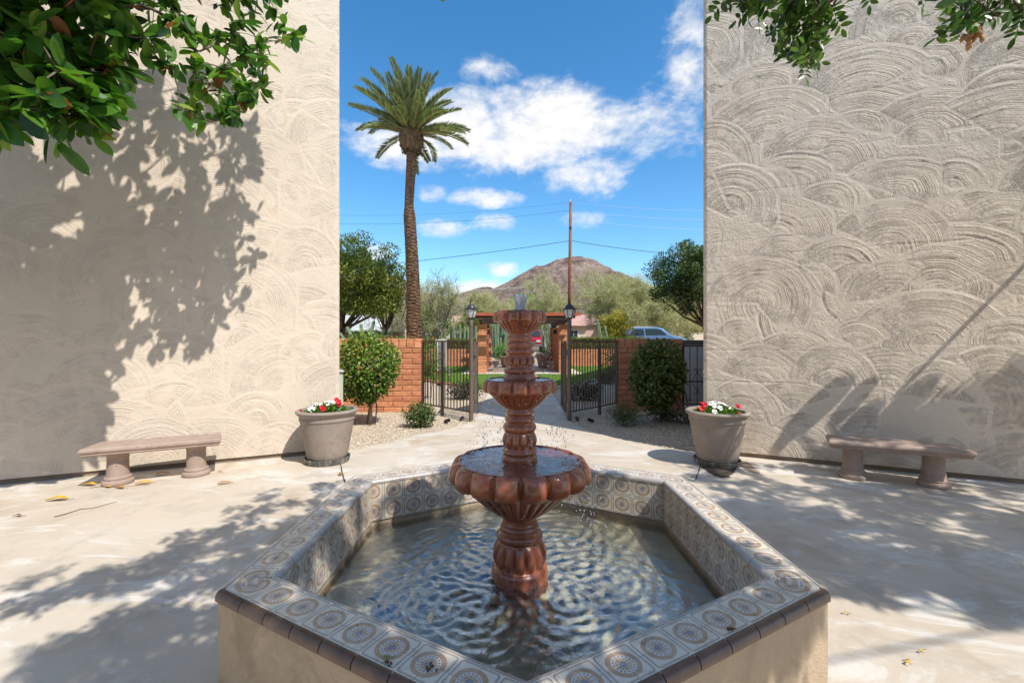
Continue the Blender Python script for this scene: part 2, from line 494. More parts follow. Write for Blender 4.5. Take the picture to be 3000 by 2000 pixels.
simple('dark_joint', (0.06, 0.05, 0.04), 0.95)
def mat_mountain():
    m, t, b = newmat('mountain_rock')
    p = t.pos()
    n = t.noise(p, 0.012, 9, 0.68, 0.3); n2 = t.noise(p, 0.045, 6, 0.7)
    c = t.ramp(n, [(0.36, (0.20, 0.13, 0.11)), (0.5, (0.46, 0.32, 0.27)), (0.64, (0.66, 0.49, 0.43))])
    z = t.sep(p)[2]
    veg = t.m('MULTIPLY', t.step(n2, 0.44, 0.58), t.rng(z, 60, 480, 0.8, 0.25))
    c = t.mix(veg, c, (0.17, 0.155, 0.085))
    setp(t, b, col=c, rough=0.95, spec=0.1, nrm=t.bump(t.m('ADD', n, t.m('MULTIPLY', n2, 1.6)), 1.0, 40.0))
mat_mountain()

# ================================================================== ground, paving, path, gravel, lawn
tag(link('ground', mesh('ground', [(-6000, -3000, -0.05), (6000, -3000, -0.05), (6000, 9000, -0.05), (-6000, 9000, -0.05)], [(0, 1, 2, 3)]), 'earth'), kind='structure')

WL0, WLC = Vector((-5.36, 4.57, 0)), Vector((-2.345, 5.94, 0))     # left wall: a far point and its free corner
WRC, WR1 = Vector((2.58, 5.89, 0)), Vector((5.38, 4.59, 0))        # right wall: free corner and a far point
UL = (WLC - WL0).normalized(); UR = (WR1 - WRC).normalized()
NL = Vector((UL.y, -UL.x, 0)); NR = Vector((UR.y, -UR.x, 0))       # outward (towards the court)

def smooth_curve(pts, n=8):
    out = []
    P = [Vector(p) for p in pts]
    P = [P[0] * 2 - P[1]] + P + [P[-1] * 2 - P[-2]]
    for i in range(1, len(P) - 2):
        for k in range(n):
            s = k / n
            a, b_, c, d = P[i - 1], P[i], P[i + 1], P[i + 2]
            out.append(0.5 * ((2 * b_) + (c - a) * s + (2 * a - 5 * b_ + 4 * c - d) * s * s + (3 * b_ - a - 3 * c + d) * s ** 3))
    out.append(P[-2]); return out
curveL = smooth_curve([(-2.62, 5.86, 0), (-2.2, 6.05, 0), (-1.57, 6.95, 0), (-1.05, 7.55, 0), (-0.72, 8.45, 0), (-0.72, 10.3, 0)])
curveR = smooth_curve([(1.13, 10.3, 0), (1.08, 8.5, 0), (1.25, 7.55, 0), (1.66, 6.72, 0), (2.3, 6.02, 0), (2.75, 5.84, 0)])
farL = WLC - UL * 7.5; farR = WRC + UR * 7.5
poly = [(-9, -6), (9, -6), (farR.x, farR.y)] + [(p.x, p.y) for p in reversed(curveR)] + [(1.2, 13.9), (1.1, 19.9), (-0.3, 19.9), (-0.68, 14.0)] + \
       [(p.x, p.y) for p in reversed(curveL)] + [(farL.x, farL.y)]
bm = bmesh.new()
fv = [bm.verts.new((x, y, 0)) for x, y in poly]
bm.faces.new(fv); bmesh.ops.recalc_face_normals(bm, faces=bm.faces)
if bm.faces[:][0].normal.z < 0: bmesh.ops.reverse_faces(bm, faces=bm.faces)
ext = bmesh.ops.extrude_edge_only(bm, edges=bm.edges[:])
for v in [e for e in ext['geom'] if isinstance(e, bmesh.types.BMVert)]: v.co.z = -0.045
bmesh.ops.triangulate(bm, faces=bm.faces[:])
me = bpy.data.meshes.new('courtyard_paving'); bm.to_mesh(me); bm.free()
paving = tag(link('courtyard_paving', me, 'concrete'), kind='structure')
def strip(name, a, b_, wd, parent, material, z=0.003):
    a, b_ = Vector(a), Vector(b_); d = (b_ - a).normalized(); s = Vector((-d.y, d.x, 0)) * wd / 2
    n = 9; vs = []
    for i in range(n + 1):
        p = a.lerp(b_, i / n) + s * random.uniform(-.5, .5)
        k = random.uniform(.6, 1.1)
        vs += [tuple(p + s * k + Vector((0, 0, z))), tuple(p - s * k + Vector((0, 0, z)))]
    return link(name, mesh(name, vs, [(2 * i, 2 * i + 1, 2 * i + 3, 2 * i + 2) for i in range(n)]), material, parent)
strip('expansion_joint', gd(782, 1065), gd(792, 1108), 0.016, paving, 'dark_joint')
strip('expansion_joint', gd(1612, 1062), gd(1598, 1102), 0.016, paving, 'dark_joint')

def flat(name, poly, z, material, kind='structure'):
    bm = bmesh.new(); bm.faces.new([bm.verts.new((x, y, z)) for x, y in poly])
    bm.normal_update()
    if bm.faces[:][0].normal.z < 0: bmesh.ops.reverse_faces(bm, faces=bm.faces[:])
    bmesh.ops.triangulate(bm, faces=bm.faces[:])
    me = bpy.data.meshes.new(name); bm.to_mesh(me); bm.free()
    return tag(link(name, me, material), kind=kind)
flat('gravel_bed', [(-9, 5.0), (-0.6, 5.0), (-0.6, 27), (-9, 27)], -0.022, 'gravel')
flat('gravel_bed', [(1.0, 5.0), (9, 5.0), (9, 27), (1.0, 27)], -0.022, 'gravel')
lawnL = [(-0.55, 13.6), (-0.3, 19.85), (-2.3, 19.9), (-2.2, 26.5), (-6.2, 26.5), (-6.0, 21), (-4.4, 18.2), (-3.1, 16.4), (-1.9, 14.9), (-1.1, 13.9)]
lawnR = [(1.15, 13.9), (1.9, 14.6), (2.9, 16.4), (4.3, 18.6), (6.2, 20.5), (8.5, 21.5), (8.5, 26.5), (3.3, 26.5), (3.2, 19.9), (1.1, 19.9)]
flat('lawn', lawnL, 0.02, 'turf'); flat('lawn', lawnR, 0.02, 'turf')
flat('pavilion_pad', [(-2.3, 19.75), (3.2, 19.75), (3.3, 27.5), (-2.2, 27.5)], 0.035, 'pale_concrete')
gy = [27.6, 28.5, 29.2, 30, 31, 32, 33, 34, 60, 400]
tag(link('street_terrain', mesh('street_terrain', [(sx * 400, y, gz(y) - (.06 if y < 28.6 else .02)) for y in gy for sx in (-1, 1)], [(2 * i, 2 * i + 1, 2 * i + 3, 2 * i + 2) for i in range(len(gy) - 1)], True), 'earth'), kind='structure')
flat('road', [(-300, 34), (300, 34), (300, 41), (-300, 41)], .72 - 0.012, 'asphalt')

def inside(poly, x, y):
    poly = np.asarray(poly, float); x = np.asarray(x); y = np.asarray(y)
    res = np.zeros(x.shape, bool); n = len(poly); j = n - 1
    for i in range(n):
        xi, yi = poly[i]; xj, yj = poly[j]
        c = ((yi > y) != (yj > y)) & (x < (xj - xi) * (y - yi) / (yj - yi + 1e-12) + xi)
        res ^= c; j = i
    return res
# loose gravel stones on the near beds
def pebbles():
    n = 60000
    x = RNG.uniform(-3.2, 3.6, n); y = 5.3 + (11.5 - 5.3) * RNG.random(n) ** 1.5
    ok = ~inside(poly, x, y) & ((x < -0.68) | (x > 1.05))
    x, y = x[ok][:17000], y[ok][:17000]; n = len(x)
    r_ = RNG.uniform(0.005, 0.013, n)
    oct_ = np.array([[1, 0, 0], [0, 1, 0], [-1, 0, 0], [0, -1, 0], [0, 0, .8], [0, 0, -.5]])
    jit = RNG.uniform(0.65, 1.25, (n, 6, 1)); ang = RNG.random(n) * 6.28
    ca, sa = np.cos(ang), np.sin(ang)
    V = oct_[None] * jit * r_[:, None, None]
    V = np.stack([V[..., 0] * ca[:, None] - V[..., 1] * sa[:, None], V[..., 0] * sa[:, None] + V[..., 1] * ca[:, None], V[..., 2]], -1)
    V += np.stack([x, y, -0.018 + r_ * 0.35], -1)[:, None]
    F = np.array([[0, 1, 4], [1, 2, 4], [2, 3, 4], [3, 0, 4], [1, 0, 5], [2, 1, 5], [3, 2, 5], [0, 3, 5]])
    F = (F[None] + (np.arange(n) * 6)[:, None, None]).reshape(-1, 3)
    me = fastmesh('gravel_stones', V.reshape(-1, 3), F, False)
    a = me.attributes.new('tint', 'FLOAT', 'POINT'); a.data.foreach_set('value', np.repeat(RNG.random(n).astype(np.float32), 6))
    tag(link('gravel_stones', me, 'gravel_stones'), 'loose tan gravel stones spread over the planting beds', 'gravel', kind='stuff')
pebbles()
def grass():
    P = []
    for pl, n in ((lawnL, 16000), (lawnR, 20000)):
        a = np.array(pl); x = RNG.uniform(a[:, 0].min(), a[:, 0].max(), n); y = a[:, 1].min() + (a[:, 1].max() - a[:, 1].min()) * RNG.random(n) ** 1.4
        ok = inside(pl, x, y); P.append(np.stack([x[ok], y[ok], np.full(ok.sum(), 0.02)], -1))
    P = np.vstack(P); n = len(P)
    D = unit(np.stack([RNG.normal(0, .35, n), RNG.normal(0, .35, n), np.ones(n)], -1))
    me = leaf_mesh('grass', P, D, rsphere(n), RNG.uniform(.03, .055, n), 0.012, 'blade', curl=0.2)
    tag(link('grass', me, 'grass_blades'), 'short bright green turf on both sides of the garden path', 'grass', kind='stuff')
grass()
# brick edging along the lawn
simple('edging_brick', (0.46, 0.2, 0.11), 0.9, var=0.15, nscale=12, objvar=0.15, bump=0.3)
def edging(pts, label, mat_, wd=0.1, ln=0.22):
    t = thing('lawn_edging', label, 'edging')
    pts = [Vector((*p, 0)) for p in pts]
    me = MB().box((0, 0, 0.01), (ln - 0.012, wd, 0.1), bev=0.01).mesh('edging_block')
    for a, b_ in zip(pts[:-1], pts[1:]):
        d = b_ - a; n = max(1, int(d.length / ln))
        for i in range(n):
            p = a + d * ((i + .5) / n)
            link('block', me, mat_, t, loc=(p.x, p.y, 0.0 + random.uniform(-.006, .006)), rot=(0, 0, math.atan2(d.y, d.x) + random.uniform(-.03, .03)))
edging(lawnL[4:][::-1][:6] if False else [(-1.1, 13.85), (-1.9, 14.85), (-3.1, 16.35), (-4.4, 18.15)], 'low red brick edging curving round the lawn behind the left gate', 'edging_brick')
edging([(1.15, 13.82), (1.9, 14.52), (2.9, 16.32), (4.3, 18.52)], 'low pale concrete edging curving round the shaded lawn', 'pale_concrete')

# ================================================================== the two stucco buildings
def stucco_field(W, H, step, seed, amp=1.0):
    """height field of hand-combed fans, W along the wall, H up"""
    rg = np.random.default_rng(seed)
    nu, nv = int(W / step) + 1, int(H / step) + 1
    u = np.linspace(0, W, nu); v = np.linspace(0, H, nv)
    Z = np.zeros((nv, nu)); CW = np.zeros((nv, nu))
    fid = 0
    fans = []
    y = H + 0.5
    row = 0
    while y > -0.5:
        x = -0.4 + (row % 2) * 0.22 + rg.uniform(-.1, .1)
        while x < W + 0.5:
            fans.append((x + rg.uniform(-.16, .16), y + rg.uniform(-.24, .24), rg.uniform(0.26, 0.66)))
            x += rg.uniform(.46, .74)
        y -= rg.uniform(.3, .44); row += 1
    fans.sort(key=lambda f: -f[1] + rg.normal(0, .22))
    for cx, cy, Rr in fans:
        i0, i1 = np.searchsorted(u, (cx - Rr, cx + Rr)); j0, j1 = np.searchsorted(v, (cy - Rr, cy + Rr))
        if i1 - i0 < 3 or j1 - j0 < 3: continue
        uu, vv = np.meshgrid(u[i0:i1] - cx, v[j0:j1] - cy)
        ex = rg.uniform(0.72, 1.25)
        r_ = np.hypot(uu * ex, vv); th = np.arctan2(vv, uu)
        mid = math.pi / 2 + rg.normal(-.1, 0.6); span = rg.uniform(1.0, 2.2)
        da = np.abs((th - mid + math.pi) % (2 * math.pi) - math.pi)
        rr = r_ + 0.012 * np.sin(3 * th + rg.uniform(0, 6)) * (r_ / Rr)
        nb = 160
        prof = rg.normal(0, 1, nb)
        fine = np.convolve(prof, [.25, .5, .25], 'same') * 1.35
        coarse = np.convolve(rg.normal(0, 1, nb), np.hanning(9) / 3.2, 'same')
        pf = fine * 0.9 + coarse * 0.7
        h = np.interp(rr, np.linspace(0, Rr * 1.05, nb) if Rr > .9 else np.arange(nb) * 0.0085, pf)
        k = 1 + 0.45 * np.sin(2.3 * th + rg.uniform(0, 6)) + 0.25 * np.sin(7 * th + rg.uniform(0, 6) + 20 * r_)
        k *= np.clip(0.3 + r_ / 0.16, 0.3, 1)
        h = h * k * 0.0013 * amp * rg.uniform(.6, 1.15)
        h += 0.0014 * amp * np.exp(-((r_ - Rr * 0.965) / 0.014) ** 2) * rg.uniform(0, 1) + rg.normal(0, .0009)
        edge = np.clip((Rr - r_) / 0.025, 0, 1) * np.clip((span - da) / 0.16, 0, 1)
        Z[j0:j1, i0:i1] = Z[j0:j1, i0:i1] * (1 - edge) + h * edge
        fid += 1
        CW[j0:j1, i0:i1] = np.where(edge > .5, rr + 0.006 * np.sin(9 * th + fid) + fid * 1.37, CW[j0:j1, i0:i1])
    # block courses showing faintly through the coat
    for k in range(int(H / 0.205)):
        yy = 0.1 + k * 0.205
        wob = np.convolve(rg.normal(0, 1, nu), np.hanning(61) / 30, 'same')
        vis = np.clip(np.convolve(rg.normal(0, 1, nu), np.hanning(81) / 16, 'same') * 0.8 + rg.uniform(-.4, .5), 0, 1)
        dd = np.abs(v[:, None] - (yy + wob[None] * 0.01))
        Z -= 0.0032 * amp * vis[None] * np.exp(-(dd / 0.009) ** 2)
    low = rg.normal(0, 1, (int(H / .3) + 3, int(W / .3) + 3))
    jj = np.clip(v / .3, 0, low.shape[0] - 1.001); ii = np.clip(u / .3, 0, low.shape[1] - 1.001)
    a, b_ = jj.astype(int), ii.astype(int); fj, fi = (jj - a)[:, None], (ii - b_)[None]
    fj = fj * fj * (3 - 2 * fj); fi = fi * fi * (3 - 2 * fi)
    L_ = low[a][:, b_] * (1 - fj) * (1 - fi) + low[a][:, b_ + 1] * (1 - fj) * fi + low[a + 1][:, b_] * fj * (1 - fi) + low[a + 1][:, b_ + 1] * fj * fi
    Z += L_ * 0.0028
    Z += rg.normal(0, 0.0006, Z.shape)
    return u, v, Z, CW
def stucco_building(corner, U, Nv, sgn, seed, label, amp, back_dir, depth, HT=6.95, cmb=.8):
    """U unit vector along the wall away from the free corner, Nv outward normal"""
    t = thing('stucco_building', label, 'building', loc=tuple(corner))
    W, H, z0 = 4.9, 6.5, 0.055
    u, v, Z, CW = stucco_field(W, H, 0.0105, seed, amp)
    nv, nu = Z.shape
    fall = np.clip((u - 0.0) / 0.05, 0, 1)            # rounded free corner
    Z = Z - (1 - fall[None]) ** 2 * 0.03
    V = (np.array(U)[None, None] * u[None, :, None] + np.array(Nv)[None, None] * Z[..., None])
    V[..., 2] += v[:, None] + z0
    idx = np.arange(nu * nv).reshape(nv, nu)
    F = np.stack([idx[:-1, :-1], idx[:-1, 1:], idx[1:, 1:], idx[1:, :-1]], -1).reshape(-1, 4)
    if sgn < 0: F = F[:, ::-1]
    gr = np.maximum(np.abs(np.gradient(CW, axis=0)), np.abs(np.gradient(CW, axis=1))) > .03
    gr |= np.roll(gr, 1, 0) | np.roll(gr, -1, 0) | np.roll(gr, 1, 1) | np.roll(gr, -1, 1)
    calm = np.where(gr, 0.0, 1.0)
    me = fastmesh('combed_stucco', V.reshape(-1, 3), F)
    a = me.attributes.new('comb', 'FLOAT', 'POINT'); a.data.foreach_set('value', CW.ravel().astype(np.float32))
    a = me.attributes.new('combamp', 'FLOAT', 'POINT'); a.data.foreach_set('value', (cmb * calm).ravel().astype(np.float32))
    link('front_wall', me, 'stucco_wall', t)
    # remaining wall, roof line and sides as solid blocks behind and beside the combed face
    back = Vector(back_dir).normalized()
    o = Vector((0, 0, 0))
    def slab(name, p0, p1, thick_dir, th, za, zb, mat_):
        a, b_ = p0, p1; c, d = p1 + thick_dir * th, p0 + thick_dir * th
        MB().prism([(q.x, q.y) for q in (a, b_, c, d)], za, zb).build(name, mat_, t)
    slab('upper_wall', o + U * 0.0 - Nv * 0.03, U * 8.5 - Nv * 0.03, -Nv, 0.2, z0 + H - 0.01, HT, 'stucco_wall')
    slab('front_wall', U * (W - 0.01) - Nv * 0.012, U * 9.0 - Nv * 0.012, -Nv, 0.2, z0, HT, 'stucco_wall')
    slab('wall_core', o - Nv * 0.06 + U * 0.01, U * (W + .1) - Nv * 0.06, -Nv, 0.12, 0.0, H, 'stucco_wall')
    slab('base_strip', o - Nv * 0.028 + U * 0.012, U * 9.0 - Nv * 0.028, -Nv, 0.05, 0.002, z0 + 0.004, 'weep_screed')
    slab('side_wall', o - Nv * 0.028 + U * 0.004, back * depth, U, 0.2, 0.0, HT, 'stucco_wall')
    slab('roof', back * 0.05 + U * 0.05 - Nv * 0.1, back * depth + U * 0.05, U, 8.4, HT - 0.3, HT - 0.05, 'pale_concrete')
    return t
simple('weep_screed', (0.27, 0.2, 0.14), 0.9, var=0.2)  # recessed screed; its dark brown also paints the shadow line at the wall foot
stucco_building(WLC, -UL, NL, -1, 11, 'cream stucco building wall with combed fan texture behind the sunlit bench', 0.85, -NL, 14.0, cmb=.52)
stucco_building(WRC, UR, NR, 1, 23, 'taupe stucco building wall in raking light with deep combed fans', 1.4, (0.405, 0.914, 0), 19.0, cmb=1.25)

# ================================================================== mountain
def mountain():
    D0 = 2600.0
    prof = [(-1500, 60), (-900, 120), (-560, 165), (-430, 190), (-370, 200), (-333, 199), (-301, 171), (-250, 143), (-190, 140), (-148, 146), (-116, 156), (-84, 165), (-52, 158), (-20, 173), (31, 203), (75, 228),
            (110, 234), (133, 245), (171, 254), (196, 257), (212, 255), (241, 245), (267, 231), (311, 212), (362, 184), (439, 152), (541, 120), (800, 100), (1500, 50)]   # skyline, photo pixels from the eye point
    xs = np.array([p[0] for p in prof], float) * D0 / FPX; zs = np.array([p[1] for p in prof], float) * D0 / FPX
    nx, ny = 420, 70
    X = np.linspace(xs[0], xs[-1], nx); S = np.linspace(-1, 1, ny)
    ridge = np.interp(X, xs, zs)
    rg = np.random.default_rng(5)
    def vnoise(cell, shape):
        g = rg.normal(0, 1, (shape[0] // cell + 3, shape[1] // cell + 3))
        a = np.arange(shape[0]) / cell; b_ = np.arange(shape[1]) / cell
        ai, bi = a.astype(int), b_.astype(int); fa, fb = (a - ai)[:, None], (b_ - bi)[None]
        return g[ai][:, bi] * (1 - fa) * (1 - fb) + g[ai][:, bi + 1] * (1 - fa) * fb + g[ai + 1][:, bi] * fa * (1 - fb) + g[ai + 1][:, bi + 1] * fa * fb
    N = sum(vnoise(c, (ny, nx)) * a for c, a in ((24, 20), (12, 16), (6, 13), (3, 10), (2, 7)))
    gully = np.abs(vnoise(10, (1, nx))[0])[None]
    fall = np.maximum(0, 1 - np.abs(S)[:, None]) ** 1.05
    Z = ridge[None] * fall + N * (0.35 + 1.0 * (1 - np.abs(S)[:, None])) * (0.25 + np.abs(S)[:, None] * 1.2) - gully * 22 * np.abs(S)[:, None] * fall
    Z[0] = -5; Z[-1] = -5
    Y = D0 + S * 850
    XX, YY = np.meshgrid(X, Y)
    XX = XX + N * 0.6
    idx = np.arange(nx * ny).reshape(ny, nx)
    F = np.stack([idx[:-1, :-1], idx[:-1, 1:], idx[1:, 1:], idx[1:, :-1]], -1).reshape(-1, 4)
    tag(link('mountain', fastmesh('mountain', np.stack([XX, YY, Z], -1).reshape(-1, 3), F, False), 'mountain_rock'), kind='structure')
mountain()
# ================================================================== tiled hexagonal basin
def mat_tile():
    m, t, b = newmat('glazed_tile')
    u, v, _ = t.sep(t.uv())
    fx = t.m('SUBTRACT', t.m('FRACT', t.m('ADD', u, 0.5)), 0.5)
    fy = t.m('SUBTRACT', t.m('FRACT', t.m('ADD', v, 0.5)), 0.5)
    r_ = t.m('SQRT', t.m('ADD', t.m('MULTIPLY', fx, fx), t.m('MULTIPLY', fy, fy)))
    an = t.m('ARCTAN2', fy, fx)
    def band(val, lo, hi, s=0.006):
        return t.m('MULTIPLY', t.step(val, lo - s, lo + s), t.m('SUBTRACT', 1.0, t.step(val, hi - s, hi + s)))
    p = t.obj(); rnd = t.rand()
    pv = t.vm('ADD', p, t.comb(t.m('MULTIPLY', rnd, 31.0), t.m('MULTIPLY', rnd, 57.0), t.m('MULTIPLY', rnd, 11.0)))
    n = t.noise(pv, 22, 5, 0.6); fade = t.rng(t.noise(pv, 8, 4), 0.3, 0.7, 0.65, 1.0)
    c = t.ramp(n, [(0.3, (0.58, 0.515, 0.42)), (0.7, (0.70, 0.64, 0.54))])
    brown = t.ramp(n, [(0.3, (0.30, 0.17, 0.085)), (0.7, (0.45, 0.275, 0.155))])
    blue = (0.13, 0.19, 0.33)
    scal = t.m('ADD', 0.365, t.m('MULTIPLY', t.m('ABSOLUTE', t.m('SINE', t.m('MULTIPLY', an, 14.0))), 0.012))
    ring = t.m('MULTIPLY', t.step(r_, 0.252, 0.262), t.m('SUBTRACT', 1.0, t.step(t.m('SUBTRACT', r_, scal), -0.006, 0.006)))
    c = t.mix(t.m('MULTIPLY', ring, fade), c, brown)
    core = t.m('SUBTRACT', 1.0, t.step(r_, 0.168, 0.178))
    pet = t.step(t.m('ABSOLUTE', t.m('SINE', t.m('MULTIPLY', an, 6.0))), 0.2, 0.4)
    c = t.mix(t.m('MULTIPLY', t.m('MULTIPLY', core, pet), fade), c, brown)
    a16 = t.m('SUBTRACT', t.m('FRACT', t.m('MULTIPLY', an, 16 / (2 * math.pi))), 0.5)
    ddx = t.m('MULTIPLY', t.m('MULTIPLY', a16, 2 * math.pi / 16), r_); ddy = t.m('SUBTRACT', r_, 0.214)
    dot = t.m('SUBTRACT', 1.0, t.step(t.m('SQRT', t.m('ADD', t.m('MULTIPLY', ddx, ddx), t.m('MULTIPLY', ddy, ddy))), 0.022, 0.03))
    star = t.m('MULTIPLY', t.m('SUBTRACT', 1.0, t.step(r_, 0.075, 0.085)), t.step(t.m('ABSOLUTE', t.m('COSINE', t.m('MULTIPLY', an, 2.0))), 0.3, 0.5))
    c = t.mix(t.m('MULTIPLY', t.m('MAXIMUM', dot, star), fade), c, blue)
    qx = t.m('SUBTRACT', t.m('ABSOLUTE', fx), 0.375); qy = t.m('SUBTRACT', t.m('ABSOLUTE', fy), 0.375)
    mx_, my_ = t.m('MAXIMUM', qx, 0.0), t.m('MAXIMUM', qy, 0.0)
    sd = t.m('SUBTRACT', t.m('ADD', t.m('SQRT', t.m('ADD', t.m('MULTIPLY', mx_, mx_), t.m('MULTIPLY', my_, my_))), t.m('MINIMUM', t.m('MAXIMUM', qx, qy), 0.0)), 0.07)
    c = t.mix(t.m('MULTIPLY', band(sd, -0.026, -0.01), t.m('MULTIPLY', fade, 0.85)), c, brown)
    c = t.mix(t.m('MULTIPLY', band(sd, 0.0, 0.024), t.m('MULTIPLY', fade, 1.0)), c, (0.12, 0.125, 0.145))
    c = t.mix(t.m('MULTIPLY', t.step(t.noise(pv, 14, 6, 0.7), 0.55, 0.75), 0.4), c, (0.42, 0.36, 0.28))
    setp(t, b, col=c, rough=t.rng(n, 0.3, 0.7, 0.22, 0.42), spec=0.5, nrm=t.bump(n, 0.08, 0.01))
mat_tile()
def mat_trim(name, a, c_, rough):
    m, t, b = newmat(name)
    p = t.obj(); rnd = t.rand()
    pv = t.vm('ADD', p, t.comb(t.m('MULTIPLY', rnd, 31.0), t.m('MULTIPLY', rnd, 57.0), 0.0))
    n = t.noise(pv, 16, 6, 0.65)
    c = t.ramp(n, [(0.3, a), (0.7, c_)])
    setp(t, b, col=c, rough=rough, spec=0.5, nrm=t.bump(n, 0.1, 0.01))
mat_trim('brown_trim', (0.085, 0.05, 0.035), (0.17, 0.095, 0.06), 0.32)
mat_trim('grey_trim', (0.34, 0.29, 0.25), (0.46, 0.42, 0.39), 0.22)
simple('grout', (0.55, 0.5, 0.43), 0.9, var=0.15, nscale=12)
def mat_poolfloor():
    m, t, b = newmat('pool_floor')
    p = t.pos()
    c = t.ramp(t.noise(p, 3.2, 7, 0.65, 0.4), [(0.3, (0.38, 0.32, 0.20)), (0.48, (0.66, 0.585, 0.41)), (0.68, (0.82, 0.75, 0.57))])
    c = t.mix(t.m('MULTIPLY', t.step(t.noise(p, 40, 4), 0.55, 0.7), 0.35), c, (0.14, 0.11, 0.06))
    setp(t, b, col=c, rough=0.85, nrm=t.bump(t.noise(p, 60, 4), 0.4, 0.01))
mat_poolfloor()
BC = Vector((0.045, 2.58, 0)); RIM, WATER = 0.47, 0.13
HX = [Vector((0, 1.475, 0)), Vector((1.277, .775, 0)), Vector((1.277, -.775, 0)), Vector((0, -1.475, 0)), Vector((-1.277, -.775, 0)), Vector((-1.277, .775, 0))]
def hex_in(d):
    """hexagon moved inwards by d"""
    out = []
    n = 6
    for i in range(n):
        a, b_, c = HX[i - 1], HX[i], HX[(i + 1) % n]
        d1 = (b_ - a).normalized(); d2 = (c - b_).normalized()
        n1 = Vector((d1.y, -d1.x, 0)); n2 = Vector((d2.y, -d2.x, 0))       # clockwise ring: inward is to the right
        k = (n1 + n2).normalized(); out.append(b_ + k * (d / k.dot(n1)))
    return out
def ring_wall(o_, i_, z0, z1):
    vs = []
    for P in (o_, i_):
        for z in (z0, z1): vs += [(p.x, p.y, z) for p in P]
    fs = []
    for i in range(6):
        j = (i + 1) % 6
        fs += [(i, j, 6 + j, 6 + i), (12 + j, 12 + i, 18 + i, 18 + j), (6 + i, 6 + j, 18 + j, 18 + i), (j, i, 12 + i, 12 + j)]
    return vs, fs
